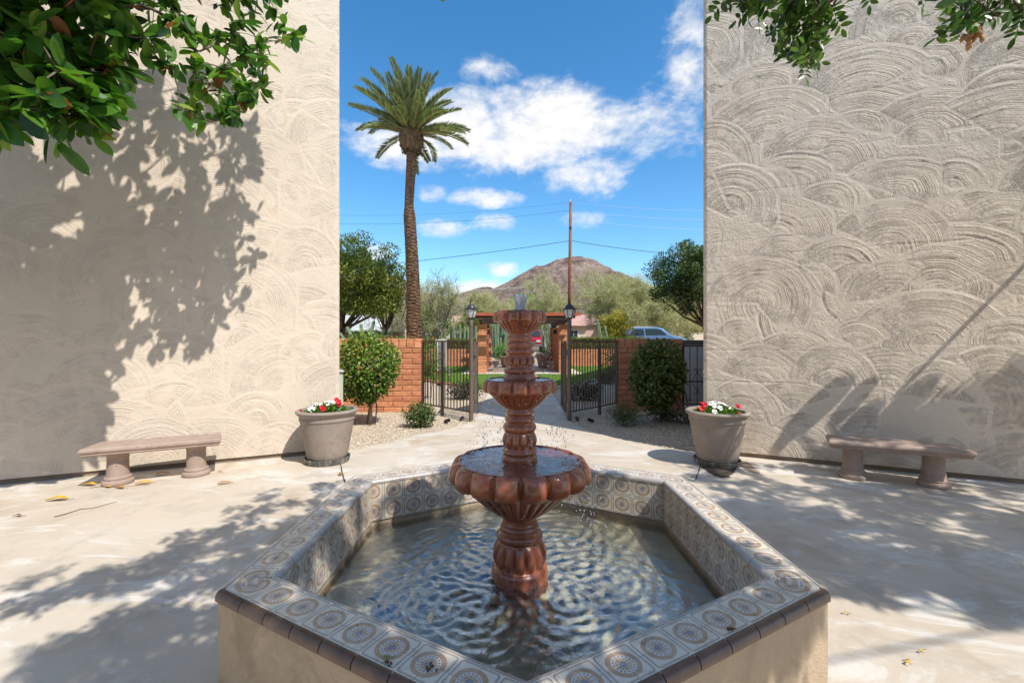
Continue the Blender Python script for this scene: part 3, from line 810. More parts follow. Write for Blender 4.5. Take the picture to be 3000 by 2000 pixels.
def basin():
    t = thing('fountain_basin', 'hexagonal stucco basin lined and capped with patterned tiles round the fountain', 'basin', loc=(BC.x, BC.y, 0))
    T = 0.011
    o1, i1 = hex_in(0.012), hex_in(0.19)
    vs, fs = ring_wall(o1, i1, 0.0, RIM - T)
    me = mesh('stucco_wall', vs, fs); bm = bmesh.new(); bm.from_mesh(me)
    bmesh.ops.recalc_face_normals(bm, faces=bm.faces[:]); bm.to_mesh(me); bm.free()
    link('stucco_wall', me, 'stucco_basin', t)
    # grout bed just under the tiles, top and inner side
    vs, fs = ring_wall(hex_in(0.022), hex_in(0.192), RIM - 0.2, RIM - 0.0016)
    link('grout_bed', mesh('grout_bed', vs, fs), 'grout', t)
    vs, fs = ring_wall(hex_in(0.186), hex_in(0.199), 0.17, RIM - 0.02)
    link('grout_bed', mesh('grout_bed', vs, fs), 'grout', t)
    MB().prism([(p.x, p.y) for p in hex_in(0.15)], 0.004, 0.075).build('basin_floor', 'pool_floor', t)
    # tiles: the grout lines run through the medallion centres, so a tile carries four quarter medallions
    mod = 0.153
    cache = {}
    def tile(w_, h_, u0, u1, v0, v1):
        key = tuple(round(x, 3) for x in (w_, h_, u0, u1, v0, v1))
        if key not in cache:
            b_ = 0.0006
            x, y = w_ / 2, h_ / 2
            vs = [(-x, -y, -0.008), (x, -y, -0.008), (x, y, -0.008), (-x, y, -0.008), (-x, -y, -b_), (x, -y, -b_), (x, y, -b_), (-x, y, -b_),
                  (-x + b_, -y + b_, 0), (x - b_, -y + b_, 0), (x - b_, y - b_, 0), (-x + b_, y - b_, 0)]
            fs = [(0, 1, 5, 4), (1, 2, 6, 5), (2, 3, 7, 6), (3, 0, 4, 7), (4, 5, 9, 8), (5, 6, 10, 9), (6, 7, 11, 10), (7, 4, 8, 11), (8, 9, 10, 11)]
            uv = []
            for f in fs:
                for i in f:
                    uv.append((u0 + (vs[i][0] + x) / w_ * (u1 - u0), v0 + (vs[i][1] + y) / h_ * (v1 - v0)))
            me = mesh('tile', vs, fs, uvs=uv); me.materials.append(MATS['glazed_tile']); cache[key] = me
        return cache[key]
    g = 0.0022
    for s in range(6):
        a, b_ = HX[s], HX[(s + 1) % 6]
        d = (b_ - a).normalized(); inn = Vector((d.y, -d.x, 0)); rz = math.atan2(d.y, d.x)
        # --- coping: two rows of half tiles; 30 mm of trim on the outside, bullnose on the inside
        for row, off in ((0, 0.03), (1, 0.03 + mod / 2)):
            wd = mod / 2
            ctr = off + wd / 2
            pa = a + inn * ctr; L = None
            # the row's length between the mitres
            A = hex_in(ctr); p0, p1 = A[s], A[(s + 1) % 6]; L = (p1 - p0).length
            mit = math.tan(R(30)) * wd / 2
            Ai = hex_in(0.03 + mod * .75); Li = (Ai[(s + 1) % 6] - Ai[s]).length
            n = int((Li - 2 * mit) / mod); mm = (Li - 2 * mit) / n
            mit = (L - n * mm) / 2
            for k in range(n):
                c = p0 + d * (mit + (k + .5) * mm)
                # local y of the tile points inwards (left of d is outwards for a clockwise ring)
                me = tile(mm - g, wd - g, 0.0, 1.0, 0.0, 0.5) if row == 0 else tile(mm - g, wd - g, 0.0, 1.0, 0.5, 1.0)
                o = link('tile', me, None, t, loc=(c.x, c.y, RIM + random.uniform(-.0006, .0006)), rot=(random.uniform(-.004, .004), random.uniform(-.004, .004), rz))
            # triangular fillers at the mitres
            for e, sg in ((p0, 1), (p1, -1)):
                q = e + d * sg * (mit - g)
                w1 = wd / 2 - g / 2
                pts = [q + inn * w1, q - inn * w1, e - inn * w1 - d * sg * (w1 * math.tan(R(30)) - g), e + inn * w1 + d * sg * (w1 * math.tan(R(30)) + g)]
                pts = [p for p in pts]
                fs = [(0, 1, 2, 3)]
                vs = [(p.x, p.y, RIM - 0.0012) for p in pts]
                uv = [(0, .05), (0, .45), (.3, .45), (.05, .1)]
                me = mesh('corner_tile', vs, fs, uvs=uv)
                if me.polygons[0].normal.z < 0: me.flip_normals()
                link('corner_tile', me, 'glazed_tile', t)
        # --- inner face: half row, full row, half row (the two near sides face away from the eye but are there)
        A = hex_in(0.2005); p0, p1 = A[s], A[(s + 1) % 6]; L = (p1 - p0).length
        n = round(L / mod); mm = L / n
        zt = RIM - 0.012
        for h0, h1, v0, v1 in ((0, .5, .0, .5), (.5, 1.5, .0, 1.0), (1.5, 2.0, .5, 1.0)):
            hh = (h1 - h0) * mod * 0.945
            zc = zt - (h0 + h1) / 2 * mod * 0.945
            for k in range(n):
                c = p0 + d * ((k + .5) * mm)
                me = tile(mm - g, hh - g, 0.0, 1.0, v0, v1)
                Mx = Matrix((d, Vector((0, 0, 1)), d.cross(Vector((0, 0, 1))))).transposed()
                if Mx.col[2].dot(inn) < 0: Mx = Matrix((-d, Vector((0, 0, 1)), inn)).transposed()
                o = link('tile', me, None, t, loc=(c.x, c.y, zc))
                o.rotation_euler = Mx.to_euler()
        # --- trims
        near = s in (2, 3)
        def quarter(r_, ln, sweep=90):
            prof = [(0, 0)] + [(-r_ + r_ * math.cos(R(x)), -r_ + r_ * math.sin(R(x))) for x in np.linspace(90, 0, 7)] + [(0, -r_ * 1.6), (-r_ * 0.8, -r_ * 1.6)]
            prof = [(-r_ * 0.8, 0)] + prof[1:]
            return prof
        # outer: local x towards outside, z up
        Lo = (b_ - a).length; n = round(Lo / mod); mm = Lo / n
        def trim_mesh(rad, ln, key):
            if key not in cache:
                pr = [(0.0, 0.0)] + [(-rad + rad * math.sin(R(x)) + rad, -rad + rad * math.cos(R(x))) for x in (0, 15, 30, 45, 60, 75, 90)][0:] + [(rad, -rad * 1.35), (0, -rad * 1.35)]
                m_ = len(pr)
                vs = [(-ln / 2, y, z) for y, z in pr] + [(ln / 2, y, z) for y, z in pr]
                fs = [tuple(range(m_)), tuple(range(2 * m_ - 1, m_ - 1, -1))] + [(i, m_ + i, m_ + (i + 1) % m_, (i + 1) % m_) for i in range(m_)]
                me = mesh('trim', vs, fs); bm = bmesh.new(); bm.from_mesh(me)
                bmesh.ops.recalc_face_normals(bm, faces=bm.faces[:]); bm.to_mesh(me); bm.free()
                cache[key] = me
            return cache[key]
        A = hex_in(0.0278); p0, p1 = A[s], A[(s + 1) % 6]; L = (p1 - p0).length; n = round(L / mod); mm = L / n
        me = trim_mesh(0.029, mm - 0.005, ('o', round(mm, 3), near))
        for k in range(n):
            c = p0 + d * ((k + .5) * mm)
            link('edge_trim', me, 'brown_trim' if near else 'grey_trim', t, loc=(c.x, c.y, RIM + 0.001), rot=(0, 0, rz))
        A = hex_in(0.0315 + mod); p0, p1 = A[s], A[(s + 1) % 6]; L = (p1 - p0).length; n = round(L / mod); mm = L / n
        me = trim_mesh(0.021, mm - 0.003, ('i', round(mm, 3)))
        for k in range(n):
            c = p0 + d * ((k + .5) * mm)
            link('edge_trim', me, 'grey_trim', t, loc=(c.x, c.y, RIM + 0.0015), rot=(0, 0, rz + math.pi))
    for p in hex_in(0.0278):
        prof = [(.0005, .0008)] + [(.029 * math.sin(R(x)), -.029 + .029 * math.cos(R(x)) + .0008) for x in (20, 40, 60, 80, 90)] + [(.029, -.039)]
        near = p.y < -.5
        MB().lathe(prof, 24, cap=False).build('corner_trim', 'brown_trim' if near else 'grey_trim', t, smooth=True, loc=(p.x, p.y, RIM))
    for o in t.children:
        if o.name.startswith('edge_trim'): o.data.polygons.foreach_set('use_smooth', [True] * len(o.data.polygons)); o.data.set_sharp_from_angle(angle=R(40))
basin()
# a few bits of leaf litter lying on the coping
simple('dry_leaf', (0.10, 0.06, 0.03), 0.7); simple('bud_green', (0.25, 0.25, 0.1), 0.7)

# ------------------------------------------------------------------ pool water
def mat_water():
    m, t, b = newmat('pool_water')
    for n_ in list(t.n):
        if n_.type == 'BSDF_PRINCIPLED': t.n.remove(n_)
    p = t.pos()
    n = t.m('ADD', t.noise(p, 32, 4, 0.6, 0.8), t.m('MULTIPLY', t.noise(p, 60, 3, 0.6, 0.5), 0.35))
    nr = t.bump(n, 0.3, 0.012)
    fr = t.new('ShaderNodeFresnel'); fr.inputs['IOR'].default_value = 1.55; t.put(fr.inputs['Normal'], nr)
    gl = t.new('ShaderNodeBsdfGlossy'); gl.inputs['Roughness'].default_value = 0.03; t.put(gl.inputs['Normal'], nr)
    gl.inputs['Color'].default_value = (0.97, 0.99, 1, 1)
    tr = t.new('ShaderNodeBsdfTransparent'); tr.inputs['Color'].default_value = (0.92, 0.95, 0.91, 1)
    mx = t.new('ShaderNodeMixShader')
    t.put(mx.inputs[0], t.m('MULTIPLY', fr.outputs[0], 3.2, clamp=True)); t.l.new(tr.outputs[0], mx.inputs[1]); t.l.new(gl.outputs[0], mx.inputs[2])
    t.l.new(mx.outputs[0], t.n['Material Output'].inputs[0])
mat_water()
def pool():
    H_ = [BC + p for p in hex_in(0.197)]
    hp = [(p.x, p.y) for p in H_]
    step = 0.011
    x = np.arange(BC.x - 1.1, BC.x + 1.1, step); y = np.arange(BC.y - 1.3, BC.y + 1.3, step)
    XX, YY = np.meshgrid(x, y)
    r_ = np.hypot(XX - BC.x, YY - BC.y)
    Z = np.zeros_like(XX)
    rg = np.random.default_rng(3)
    for k in range(60):                        # rings where drips land under the bowl rim, spreading outwards
        a = rg.uniform(0, 6.283); rr = rg.normal(0.40, 0.07) if k % 3 else rg.uniform(.2, .95)
        cx, cy = BC.x + rr * math.cos(a), BC.y + rr * math.sin(a)
        d = np.hypot(XX - cx, YY - cy); ph = rg.uniform(0, 6.28); wl = rg.uniform(.05, .11); rad = rg.uniform(.05, .3)
        Z += 0.0014 * np.sin(d / wl * 6.283 + ph) * np.exp(-((d - rad) / 0.13) ** 2)
    Z += 0.0007 * np.sin(r_ * 6.283 / 0.11 + np.sin(np.arctan2(YY - BC.y, XX - BC.x) * 5) * 1.3) * np.exp(-((r_ - .55) / .4) ** 2)
    Z += 0.001 * np.sin((XX * .7 + YY * .7) * 6.283 / 0.16 + 1.5 * np.sin(XX * 9)) + 0.0009 * np.sin((XX * .8 - YY * .5) * 6.283 / 0.12 + 1.3 * np.sin(YY * 11))
    cell = 4
    gr_ = rg.normal(0, 1, (XX.shape[0] // cell + 3, XX.shape[1] // cell + 3)); aj, ai = np.arange(XX.shape[0]) / cell, np.arange(XX.shape[1]) / cell
    j0_, i0_ = aj.astype(int), ai.astype(int); fj, fi = (aj - j0_)[:, None], (ai - i0_)[None]; fj = fj * fj * (3 - 2 * fj); fi = fi * fi * (3 - 2 * fi)
    Z += 0.0018 * (gr_[j0_][:, i0_] * (1 - fj) * (1 - fi) + gr_[j0_][:, i0_ + 1] * (1 - fj) * fi + gr_[j0_ + 1][:, i0_] * fj * (1 - fi) + gr_[j0_ + 1][:, i0_ + 1] * fj * fi) * (.35 + .65 * np.exp(-((r_ - .3) / .45) ** 2))
    ins = inside(hp, XX.ravel(), YY.ravel()).reshape(XX.shape)
    ny, nx = XX.shape
    idx = np.arange(nx * ny).reshape(ny, nx)
    ok = ins[:-1, :-1] | ins[1:, 1:] | ins[:-1, 1:] | ins[1:, :-1]
    F = np.stack([idx[:-1, :-1], idx[:-1, 1:], idx[1:, 1:], idx[1:, :-1]], -1)[ok]
    used = np.unique(F); mp = np.full(nx * ny, -1); mp[used] = np.arange(len(used))
    V = np.stack([XX, YY, Z + WATER], -1).reshape(-1, 3)[used]
    tag(link('pool_water', fastmesh('pool_water', V, mp[F]), 'pool_water'), kind='structure')
pool()

# ================================================================== the tiered fountain
def mat_terracotta():
    m, t, b = newmat('wet_terracotta')
    p = t.obj()
    n = t.noise(p, 7, 7, 0.65, 0.5); n2 = t.noise(p, 40, 5, 0.6)
    c = t.ramp(n, [(0.28, (0.16, 0.045, 0.02)), (0.5, (0.30, 0.088, 0.038)), (0.72, (0.44, 0.15, 0.066))])
    c = t.mix(t.m('MULTIPLY', t.step(n2, 0.55, 0.75), 0.35), c, (0.07, 0.022, 0.014))
    lime = t.step(t.noise(t.vm('MULTIPLY', p, (1, 1, .5)), 16, 6, 0.7), 0.6, 0.75)
    c = t.mix(t.m('MULTIPLY', lime, 0.3), c, (0.42, 0.22, 0.15))
    setp(t, b, col=c, rough=t.rng(n, 0.3, 0.7, 0.2, 0.42), spec=0.55, coat=0.55, coatr=0.1, nrm=t.bump(t.m('ADD', n2, t.noise(p, 130, 3)), 0.16, 0.008))
mat_terracotta()
def mat_bowlwater():
    m, t, b = newmat('bowl_water')
    p = t.pos()
    n = t.m('ADD', t.noise(p, 38, 4, 0.65, 0.8), t.m('MULTIPLY', t.noise(p, 110, 3), 0.5))
    setp(t, b, col=(0.17, 0.05, 0.028), rough=0.06, spec=0.7, ior=1.4, coat=0.6, coatr=0.03, nrm=t.bump(n, 0.45, 0.02))
mat_bowlwater()
def mat_drops():
    m, t, b = newmat('water_drops')
    setp(t, b, col=(0.92, 0.95, 0.97), rough=0.12, trans=0.55, ior=1.33, spec=0.9)
mat_drops()
def rev(name, prof, parent, n=144, mat_='wet_terracotta'):
    """prof rows: (z, r, lobes, depth, sharpness): fluted surface of revolution"""
    th = np.linspace(0, 2 * math.pi, n, endpoint=False)
    rows = []
    for z, r_, nl, dp, sh in prof:
        if nl:
            s = np.abs(np.sin(nl * th / 2)); rr = r_ * (1 - dp * (1 - s ** sh))
        else: rr = np.full(n, r_)
        rows.append(np.stack([rr * np.cos(th), rr * np.sin(th), np.full(n, z)], -1))
    V = np.concatenate(rows); m_ = len(prof)
    i = np.arange(n); j = (i + 1) % n
    F = np.concatenate([np.stack([k * n + i, k * n + j, (k + 1) * n + j, (k + 1) * n + i], -1) for k in range(m_ - 1)])
    return link(name, fastmesh(name, V, F), mat_, parent)
def arc(z0, z1, r0, r1, bulge, nl=0, dp=0, sh=.5, k=9, taper=False):
    out = []
    for i in range(k):
        s = i / (k - 1); b_ = math.sin(math.pi * s)
        out.append((z0 + (z1 - z0) * s, r0 + (r1 - r0) * s + bulge * b_, nl, dp * (b_ ** .6 if taper else 1), sh))
    return out
def fountain():
    t = thing('tiered_fountain', 'wet terracotta three tier fountain with scalloped bowls standing in the pool', 'fountain', loc=(BC.x, BC.y, 0))
    # pedestal
    rev('pedestal', arc(0.02, 0.185, .162, .160, .010) + [(0.19, .146, 0, 0, 1)] + arc(0.195, 0.335, .140, .128, .026, 14, .24, .5, 13, True) +
        [(.338, .118, 0, 0, 1)] + arc(.342, .395, .122, .115, .018) + arc(.398, .43, .112, .104, .006, k=5) + arc(.433, .475, .106, .1, -.004, k=6) + [(.48, .112, 0, 0, 1), (.5, .12, 0, 0, 1)], t)
    # large bowl: fluted underside, rim of petals, shallow basin
    def bowl(name, z0, z1, zr, r0, R_, nl, inner):
        pr = []
        for i in range(10):                    # fluted cup
            s = i / 9; pr.append((z0 + (z1 - z0) * s, r0 + (R_ * .84 - r0) * (s ** .8), nl * 2, .12 * math.sin(math.pi * min(1, s * .8 + .12)), .5))
        pr.append((z1 + .001, R_ * .90, nl, .10, .5))
        k = 12
        hp = zr - z1
        for i in range(k):                     # petals
            s = i / (k - 1); a = -0.62 * math.pi / 2 + s * (math.pi / 2 * 1.62)
            pr.append((z1 + hp * (.38 + .62 * math.sin(a)) if a > 0 else z1 + hp * .38 * (1 + math.sin(a) / math.sin(.62 * math.pi / 2)), R_ * (.90 + .10 * math.cos(a) - (0.05 if i == k - 1 else 0)), nl, .19 * max(0.2, math.cos(a * .75)), .36))
        pr += [(zr + .004, R_ * .868, 0, 0, 1), (zr + .005, R_ * .85, 0, 0, 1), (zr - .006, R_ * .832, 0, 0, 1), (zr - .03, R_ * .8, 0, 0, 1), (zr - .05, .03, 0, 0, 1)]
        o = rev(name, pr, t, n=nl * 12)
        n = 96; th = np.linspace(0, 2 * math.pi, n, endpoint=False)
        rg = np.random.default_rng(nl)
        rows = []; rs = np.linspace(.02, R_ * .835, 14)
        for r_ in rs: rows.append(np.stack([r_ * np.cos(th), r_ * np.sin(th), zr - .002 + rg.normal(0, .0012, n)], -1))
        i = np.arange(n); j = (i + 1) % n
        F = np.concatenate([np.stack([q * n + i, q * n + j, (q + 1) * n + j, (q + 1) * n + i], -1) for q in range(len(rs) - 1)])
        link('bowl_water', fastmesh('bowl_water', np.concatenate(rows), F), 'bowl_water', o)
        return o
    bowl('large_bowl', .49, .685, .806, .118, .415, 16, None)
    rev('lower_column', [(.79, .102, 0, 0, 1)] + arc(.80, .832, .101, .099, .004, k=5) + arc(.836, .872, .092, .092, .009) + [(.875, .086, 0, 0, 1)] +
        arc(.88, .965, .088, .088, .016, 12, .28, .5, 13, True) + [(.968, .084, 0, 0, 1)] + arc(.972, 1.018, .088, .088, .011) + [(1.022, .08, 0, 0, 1)] + arc(1.028, 1.06, .083, .083, .006, k=7) +
        [(1.064, .077, 0, 0, 1)] + arc(1.068, 1.105, .08, .08, .007, k=7) + [(1.11, .082, 0, 0, 1), (1.125, .088, 0, 0, 1)], t)
    bowl('middle_bowl', 1.11, 1.205, 1.275, .087, .223, 14, None)
    rev('upper_column', [(1.262, .094, 0, 0, 1)] + arc(1.27, 1.305, .094, .092, .002, k=5) + arc(1.31, 1.345, .084, .084, .011) + [(1.348, .077, 0, 0, 1)] +
        arc(1.352, 1.418, .077, .077, .015, 12, .28, .5, 13, True) + [(1.421, .074, 0, 0, 1)] + arc(1.424, 1.457, .078, .078, .009) + [(1.46, .071, 0, 0, 1)] + arc(1.464, 1.498, .076, .074, .007) +
        [(1.501, .067, 0, 0, 1)] + arc(1.505, 1.535, .069, .068, .004, k=5) + [(1.54, .066, 0, 0, 1), (1.556, .07, 0, 0, 1)], t)
    bowl('small_bowl', 1.545, 1.615, 1.672, .068, .161, 12, None)
    return t
fnt = fountain()
def drops():
    """water jet on top, trickles from the bowl rims and falling drops"""
    rg = np.random.default_rng(9)
    ico = np.array([[0, 0, 1], [.89, 0, .45], [.28, .85, .45], [-.72, .53, .45], [-.72, -.53, .45], [.28, -.85, .45], [.72, .53, -.45], [-.28, .85, -.45], [-.89, 0, -.45], [-.28, -.85, -.45], [.72, -.53, -.45], [0, 0, -1]])
    IF = np.array([[0, 1, 2], [0, 2, 3], [0, 3, 4], [0, 4, 5], [0, 5, 1], [1, 6, 2], [2, 7, 3], [3, 8, 4], [4, 9, 5], [5, 10, 1], [2, 6, 7], [3, 7, 8], [4, 8, 9], [5, 9, 10], [1, 10, 6], [6, 11, 7], [7, 11, 8], [8, 11, 9], [9, 11, 10], [10, 11, 6]])
    P = []; S = []
    def rim(Rr, z0, z1, n, big=1.0, spread=.02):
        for _ in range(n):
            a = rg.uniform(0, 6.283); s = rg.random() ** .7
            if rg.random() < .5: a = rg.choice([2.9, 3.3, 3.8, 4.3, 4.9, 5.6, 0.1, 6.0]) + rg.normal(0, .05)
            z = z0 + (z1 - z0) * s; r_ = Rr + s * rg.uniform(.0, .05) + rg.normal(0, spread)
            q = rg.uniform(.0013, .0029) * big
            P.append((r_ * math.cos(a), r_ * math.sin(a), z)); S.append((q, q, q * rg.uniform(1.2, 3.6)))
    rim(.16, 1.61, 1.29, 130); rim(.222, 1.2, .83, 330, 1.05, .03); rim(.40, .70, .15, 420, 1.1, .05)
    for _ in range(150):                       # splashes round the column feet
        a = rg.uniform(0, 6.283); zz, r0 = ((.81, .13), (1.285, .11), (.135, .2))[rg.integers(3)]
        r_ = r0 + abs(rg.normal(0, .06)); q = rg.uniform(.0012, .003)
        P.append((r_ * math.cos(a), r_ * math.sin(a), zz + abs(rg.normal(0, .03)))); S.append((q, q, q * 1.3))
    P = np.array(P); S = np.array(S); n = len(P)
    V = ico[None] * S[:, None] + P[:, None]
    F = (IF[None] + (np.arange(n) * 12)[:, None, None]).reshape(-1, 3)
    o = link('water_drops', fastmesh('water_drops', V.reshape(-1, 3), F), 'water_drops', loc=(BC.x, BC.y, 0))
    tag(o, 'drops of water falling from the scalloped rims of the fountain bowls', 'water drops', kind='stuff')
    # the jet: a short wobbling column of water
    prof = []
    n = 28; th = np.linspace(0, 2 * math.pi, n, endpoint=False); rows = []
    for i in range(26):
        s = i / 25; z = 1.655 + s * .118
        r_ = .026 + .006 * (1 - s) ** 3 + .012 * s ** 3 + .0022 * math.sin(9 * s + 1); k = 1 if i < 25 else .05
        rr = r_ * k * (1 + .2 * np.sin(3 * th + 4 * s) + .13 * np.sin(7 * th - 9 * s) + rg.normal(0, .08, n))
        rows.append(np.stack([rr * np.cos(th) + .012 * s, rr * np.sin(th), np.full(n, z) + rg.normal(0, .0015, n) + (rg.normal(0, .006, n) if i >= 23 else 0)], -1))
    i = np.arange(n); j = (i + 1) % n
    F = np.concatenate([np.stack([q * n + i, q * n + j, (q + 1) * n + j, (q + 1) * n + i], -1) for q in range(25)])
    o = link('water_jet', fastmesh('water_jet', np.concatenate(rows), F), 'jet_water', loc=(BC.x - .005, BC.y, 0))
    tag(o, 'short foaming water jet rising from the top fountain bowl', 'water jet')
def mat_jet():
    m, t, b = newmat('jet_water')
    p = t.obj()
    n = t.noise(t.vm('MULTIPLY', p, (1, 1, .35)), 160, 4, 0.6)
    setp(t, b, col=(0.8, 0.83, 0.88), rough=0.3, trans=t.rng(n, .35, .65, .05, .55), ior=1.2, spec=0.8, nrm=t.bump(n, .5, .01))
mat_jet()
drops()
# ================================================================== benches, pots, saucers, flowers
def mat_cantera(name, c0, wet=0.0):
    m, t, b = newmat(name)
    p = t.obj()
    n = t.noise(p, 5, 7, 0.62, 0.4)
    c = t.ramp(n, [(0.3, tuple(x * .82 for x in c0)), (0.7, tuple(x * 1.12 for x in c0))])
    stretched = t.vm('MULTIPLY', p, (1.0, 1.0, 1.7))
    pit = t.m('MULTIPLY', t.m('SUBTRACT', 1.0, t.step(t.vor(stretched, 24, 'F1'), 0.12, 0.24)), t.step(t.noise(p, 11, 3), 0.5, 0.6))
    c = t.mix(t.m('MULTIPLY', pit, 0.8), c, tuple(x * .28 for x in c0))
    c = t.mix(t.m('MULTIPLY', t.step(t.noise(p, 2.2, 6, 0.7), .55, .75), .3), c, tuple(x * .6 for x in c0))
    h = t.m('SUBTRACT', t.m('MULTIPLY', t.noise(p, 70, 4), .5), t.m('MULTIPLY', pit, 2.0))
    setp(t, b, col=c, rough=.86, spec=.25, nrm=t.bump(h, .35, .012))
mat_cantera('bench_stone', (.37, .275, .225)); mat_cantera('pot_stone', (.30, .245, .205))
def mat_saucer():
    m, t, b = newmat('wet_saucer')
    p = t.obj()
    c = t.ramp(t.noise(t.vm('MULTIPLY', p, (6, 6, .8)), 2.2, 6, .65), [(.35, (.045, .042, .035)), (.55, (.13, .12, .10)), (.72, (.38, .36, .32))])
    setp(t, b, col=c, rough=.45, spec=.5, nrm=t.bump(t.noise(p, 60, 3), .25, .01))
mat_saucer()
simple('potting_soil', (.06, .045, .03), .95, var=.3, nscale=30, bump=.8, bscale=60)
def bench(center, ang, label):
    t = thing('stone_bench', label, 'bench', loc=(center[0], center[1], 0), rz=ang)
    L, D, H = 1.2, .40, .425
    # seat: a slab with angled ends and a moulded edge
    prof = [(.03, -.085), (.012, -.07), (.02, -.055), (.004, -.045), (0, -.03), (.004, -.012), (.018, 0)]
    base = [(-L / 2 + .1, D / 2), (L / 2 - .1, D / 2), (L / 2, -D / 2), (-L / 2, -D / 2)]
    base = [(-L / 2, -D / 2), (L / 2, -D / 2), (L / 2 - .05, D / 2), (-L / 2 + .05, D / 2)]
    vs, fs = [], []
    for ins, z in prof:
        for x, y in base: vs.append((x * (1 - 2 * ins / L), y * (1 - 2 * ins / D), H + z))
    m_ = len(prof)
    for k in range(m_ - 1):
        for i in range(4): fs.append((k * 4 + i, k * 4 + (i + 1) % 4, k * 4 + 4 + (i + 1) % 4, k * 4 + 4 + i))
    fs += [(3, 2, 1, 0), tuple(range((m_ - 1) * 4, m_ * 4))]
    o = link('seat', mesh('seat', vs, fs), 'bench_stone', t)
    md = o.modifiers.new('bevel', 'BEVEL'); md.width = .006; md.segments = 2; md.limit_method = 'ANGLE'; md.angle_limit = R(25)
    leg = [(.125, 0), (.132, .012), (.135, .03), (.128, .048), (.112, .058), (.118, .07), (.114, .084), (.098, .094), (.094, .13), (.090, .26), (.092, .30), (.098, .312), (.102, .325), (.112, .335), (.112, .345)]
    me = MB().lathe(leg, 40).mesh('leg', True); me.set_sharp_from_angle(angle=R(50))
    for sx in (-1, 1): link('leg', me, 'bench_stone', t, loc=(sx * .34, .0, 0), rot=(0, 0, sx))
    return t
bench((-3.86, 4.77), math.atan2(UL.y, UL.x) + .035, 'pinkish stone bench with column legs in the sun below the cream stucco wall')
bench((4.07, 4.68), math.atan2(UR.y, UR.x) - .0, 'pinkish stone bench with column legs in dappled shade below the taupe stucco wall')

foliage('petunia_leaves', (.05, .11, .015), (.11, .22, .03), (.22, .36, .06), .35, .6)
simple('petal_white', (.82, .81, .78), .6, var=.04); simple('petal_red', (.55, .012, .02), .55, var=.2); simple('flower_eye', (.55, .5, .08), .6)
def pot(center, seed, label, slabel, flabel, reds, rot):
    x, y = center
    sc = thing('pot_saucer', slabel, 'saucer', loc=(x, y, 0.0), rz=rot)
    autosmooth(MB().lathe([(.23, .002), (.255, .006), (.268, .05), (.272, .066), (.262, .07), (.252, .062), (.245, .028), (.0, .026)], 48, cap=False).build('dish', 'wet_saucer', sc), 50)
    MB().lathe([(.0, .040), (.246, .040)], 48, cap=False).build('standing_water', 'bowl_dark_water', sc)
    t = thing('stone_pot', label, 'plant pot', loc=(x, y, .03), rz=rot)
    pr = [(.0, 0), (.205, 0), (.222, .012), (.235, .05), (.258, .16), (.280, .28), (.300, .40), (.312, .478), (.315, .495), (.325, .505), (.327, .53), (.322, .54), (.328, .555), (.345, .575), (.362, .592), (.368, .606), (.362, .620), (.348, .628), (.325, .630), (.312, .622), (.305, .6), (.3, .56)]
    autosmooth(MB().lathe(pr, 72, cap=False).build('pot_wall', 'pot_stone', t), 38)
    MB().lathe([(.0, .588), (.15, .583), (.304, .57)], 32, cap=False).build('soil', 'potting_soil', t, smooth=True)
    # petunias
    rg = np.random.default_rng(seed)
    f = thing('petunia_plant', flabel, 'flowers', loc=(x, y, .61))
    n = 950
    a = rg.uniform(0, 6.283, n); r_ = .25 * np.sqrt(rg.random(n)); h = rg.random(n) * (.11 - .09 * (r_ / .25) ** 2)
    P = np.stack([r_ * np.cos(a), r_ * np.sin(a), h], -1)
    D = unit(np.stack([np.cos(a) * .7 + rg.normal(0, .5, n), np.sin(a) * .7 + rg.normal(0, .5, n), .5 + rg.random(n)], -1))
    link('leaves', leaf_mesh('leaves', P, D, unit(rg.normal(0, .5, (n, 3)) + [0, 0, 1.0]), rg.uniform(.025, .05, n), rg.uniform(.014, .024, n), 'oval', curl=.3), 'petunia_leaves', f)
    def bloom(name):
        vs = [(0, 0, -.022)]; k = 30
        for i in range(k):
            th = 2 * math.pi * i / k; q = .75 + .25 * abs(math.sin(2.5 * th))
            vs.append((.009 * math.cos(th), .009 * math.sin(th), -.006))
        for i in range(k):
            th = 2 * math.pi * i / k; q = .72 + .28 * abs(math.sin(2.5 * th)) ** .6
            vs.append((.032 * q * math.cos(th), .032 * q * math.sin(th), .003 * math.sin(5 * th)))
        fs = [(0, 1 + i, 1 + (i + 1) % k) for i in range(k)] + [(1 + i, 31 + i, 31 + (i + 1) % k, 1 + (i + 1) % k) for i in range(k)]
        return mesh(name, vs, fs, True)
    mw, mr_ = bloom('white_bloom'), bloom('red_bloom')
    spots = [('white_bloom', mw, 'petal_white')] * 24
    for i, (nm, me, mt) in enumerate(spots):
        aa = rg.uniform(0, 6.283); rr = .23 * math.sqrt(rg.random()); hh = .125 - .10 * (rr / .25) ** 2 + rg.uniform(0, .02)
        tilt = Vector((math.cos(aa) * rr * 3 + rg.normal(0, .3) , math.sin(aa) * rr * 3 - .55 + rg.normal(0, .3), 1)).normalized()
        o = link(nm, me, mt, f, loc=(rr * math.cos(aa) * .9 - .01, rr * math.sin(aa), hh)); o.rotation_euler = tilt.to_track_quat('Z', 'Y').to_euler(); o.scale = (rg.uniform(.75, 1.15),) * 3
    for px, py, pz in reds:
        for k in range(3):
            tilt = Vector((px * 2 + rg.normal(0, .4), -1.0 + rg.normal(0, .3), .7)).normalized()
            o = link('red_bloom', mr_, 'petal_red', f, loc=(px + rg.normal(0, .016), py + rg.normal(0, .012), pz + rg.normal(0, .014)))
            o.rotation_euler = tilt.to_track_quat('Z', 'Y').to_euler(); o.scale = (rg.uniform(.85, 1.15),) * 3
simple('bowl_dark_water', (.02, .02, .018), .08, var=.2)
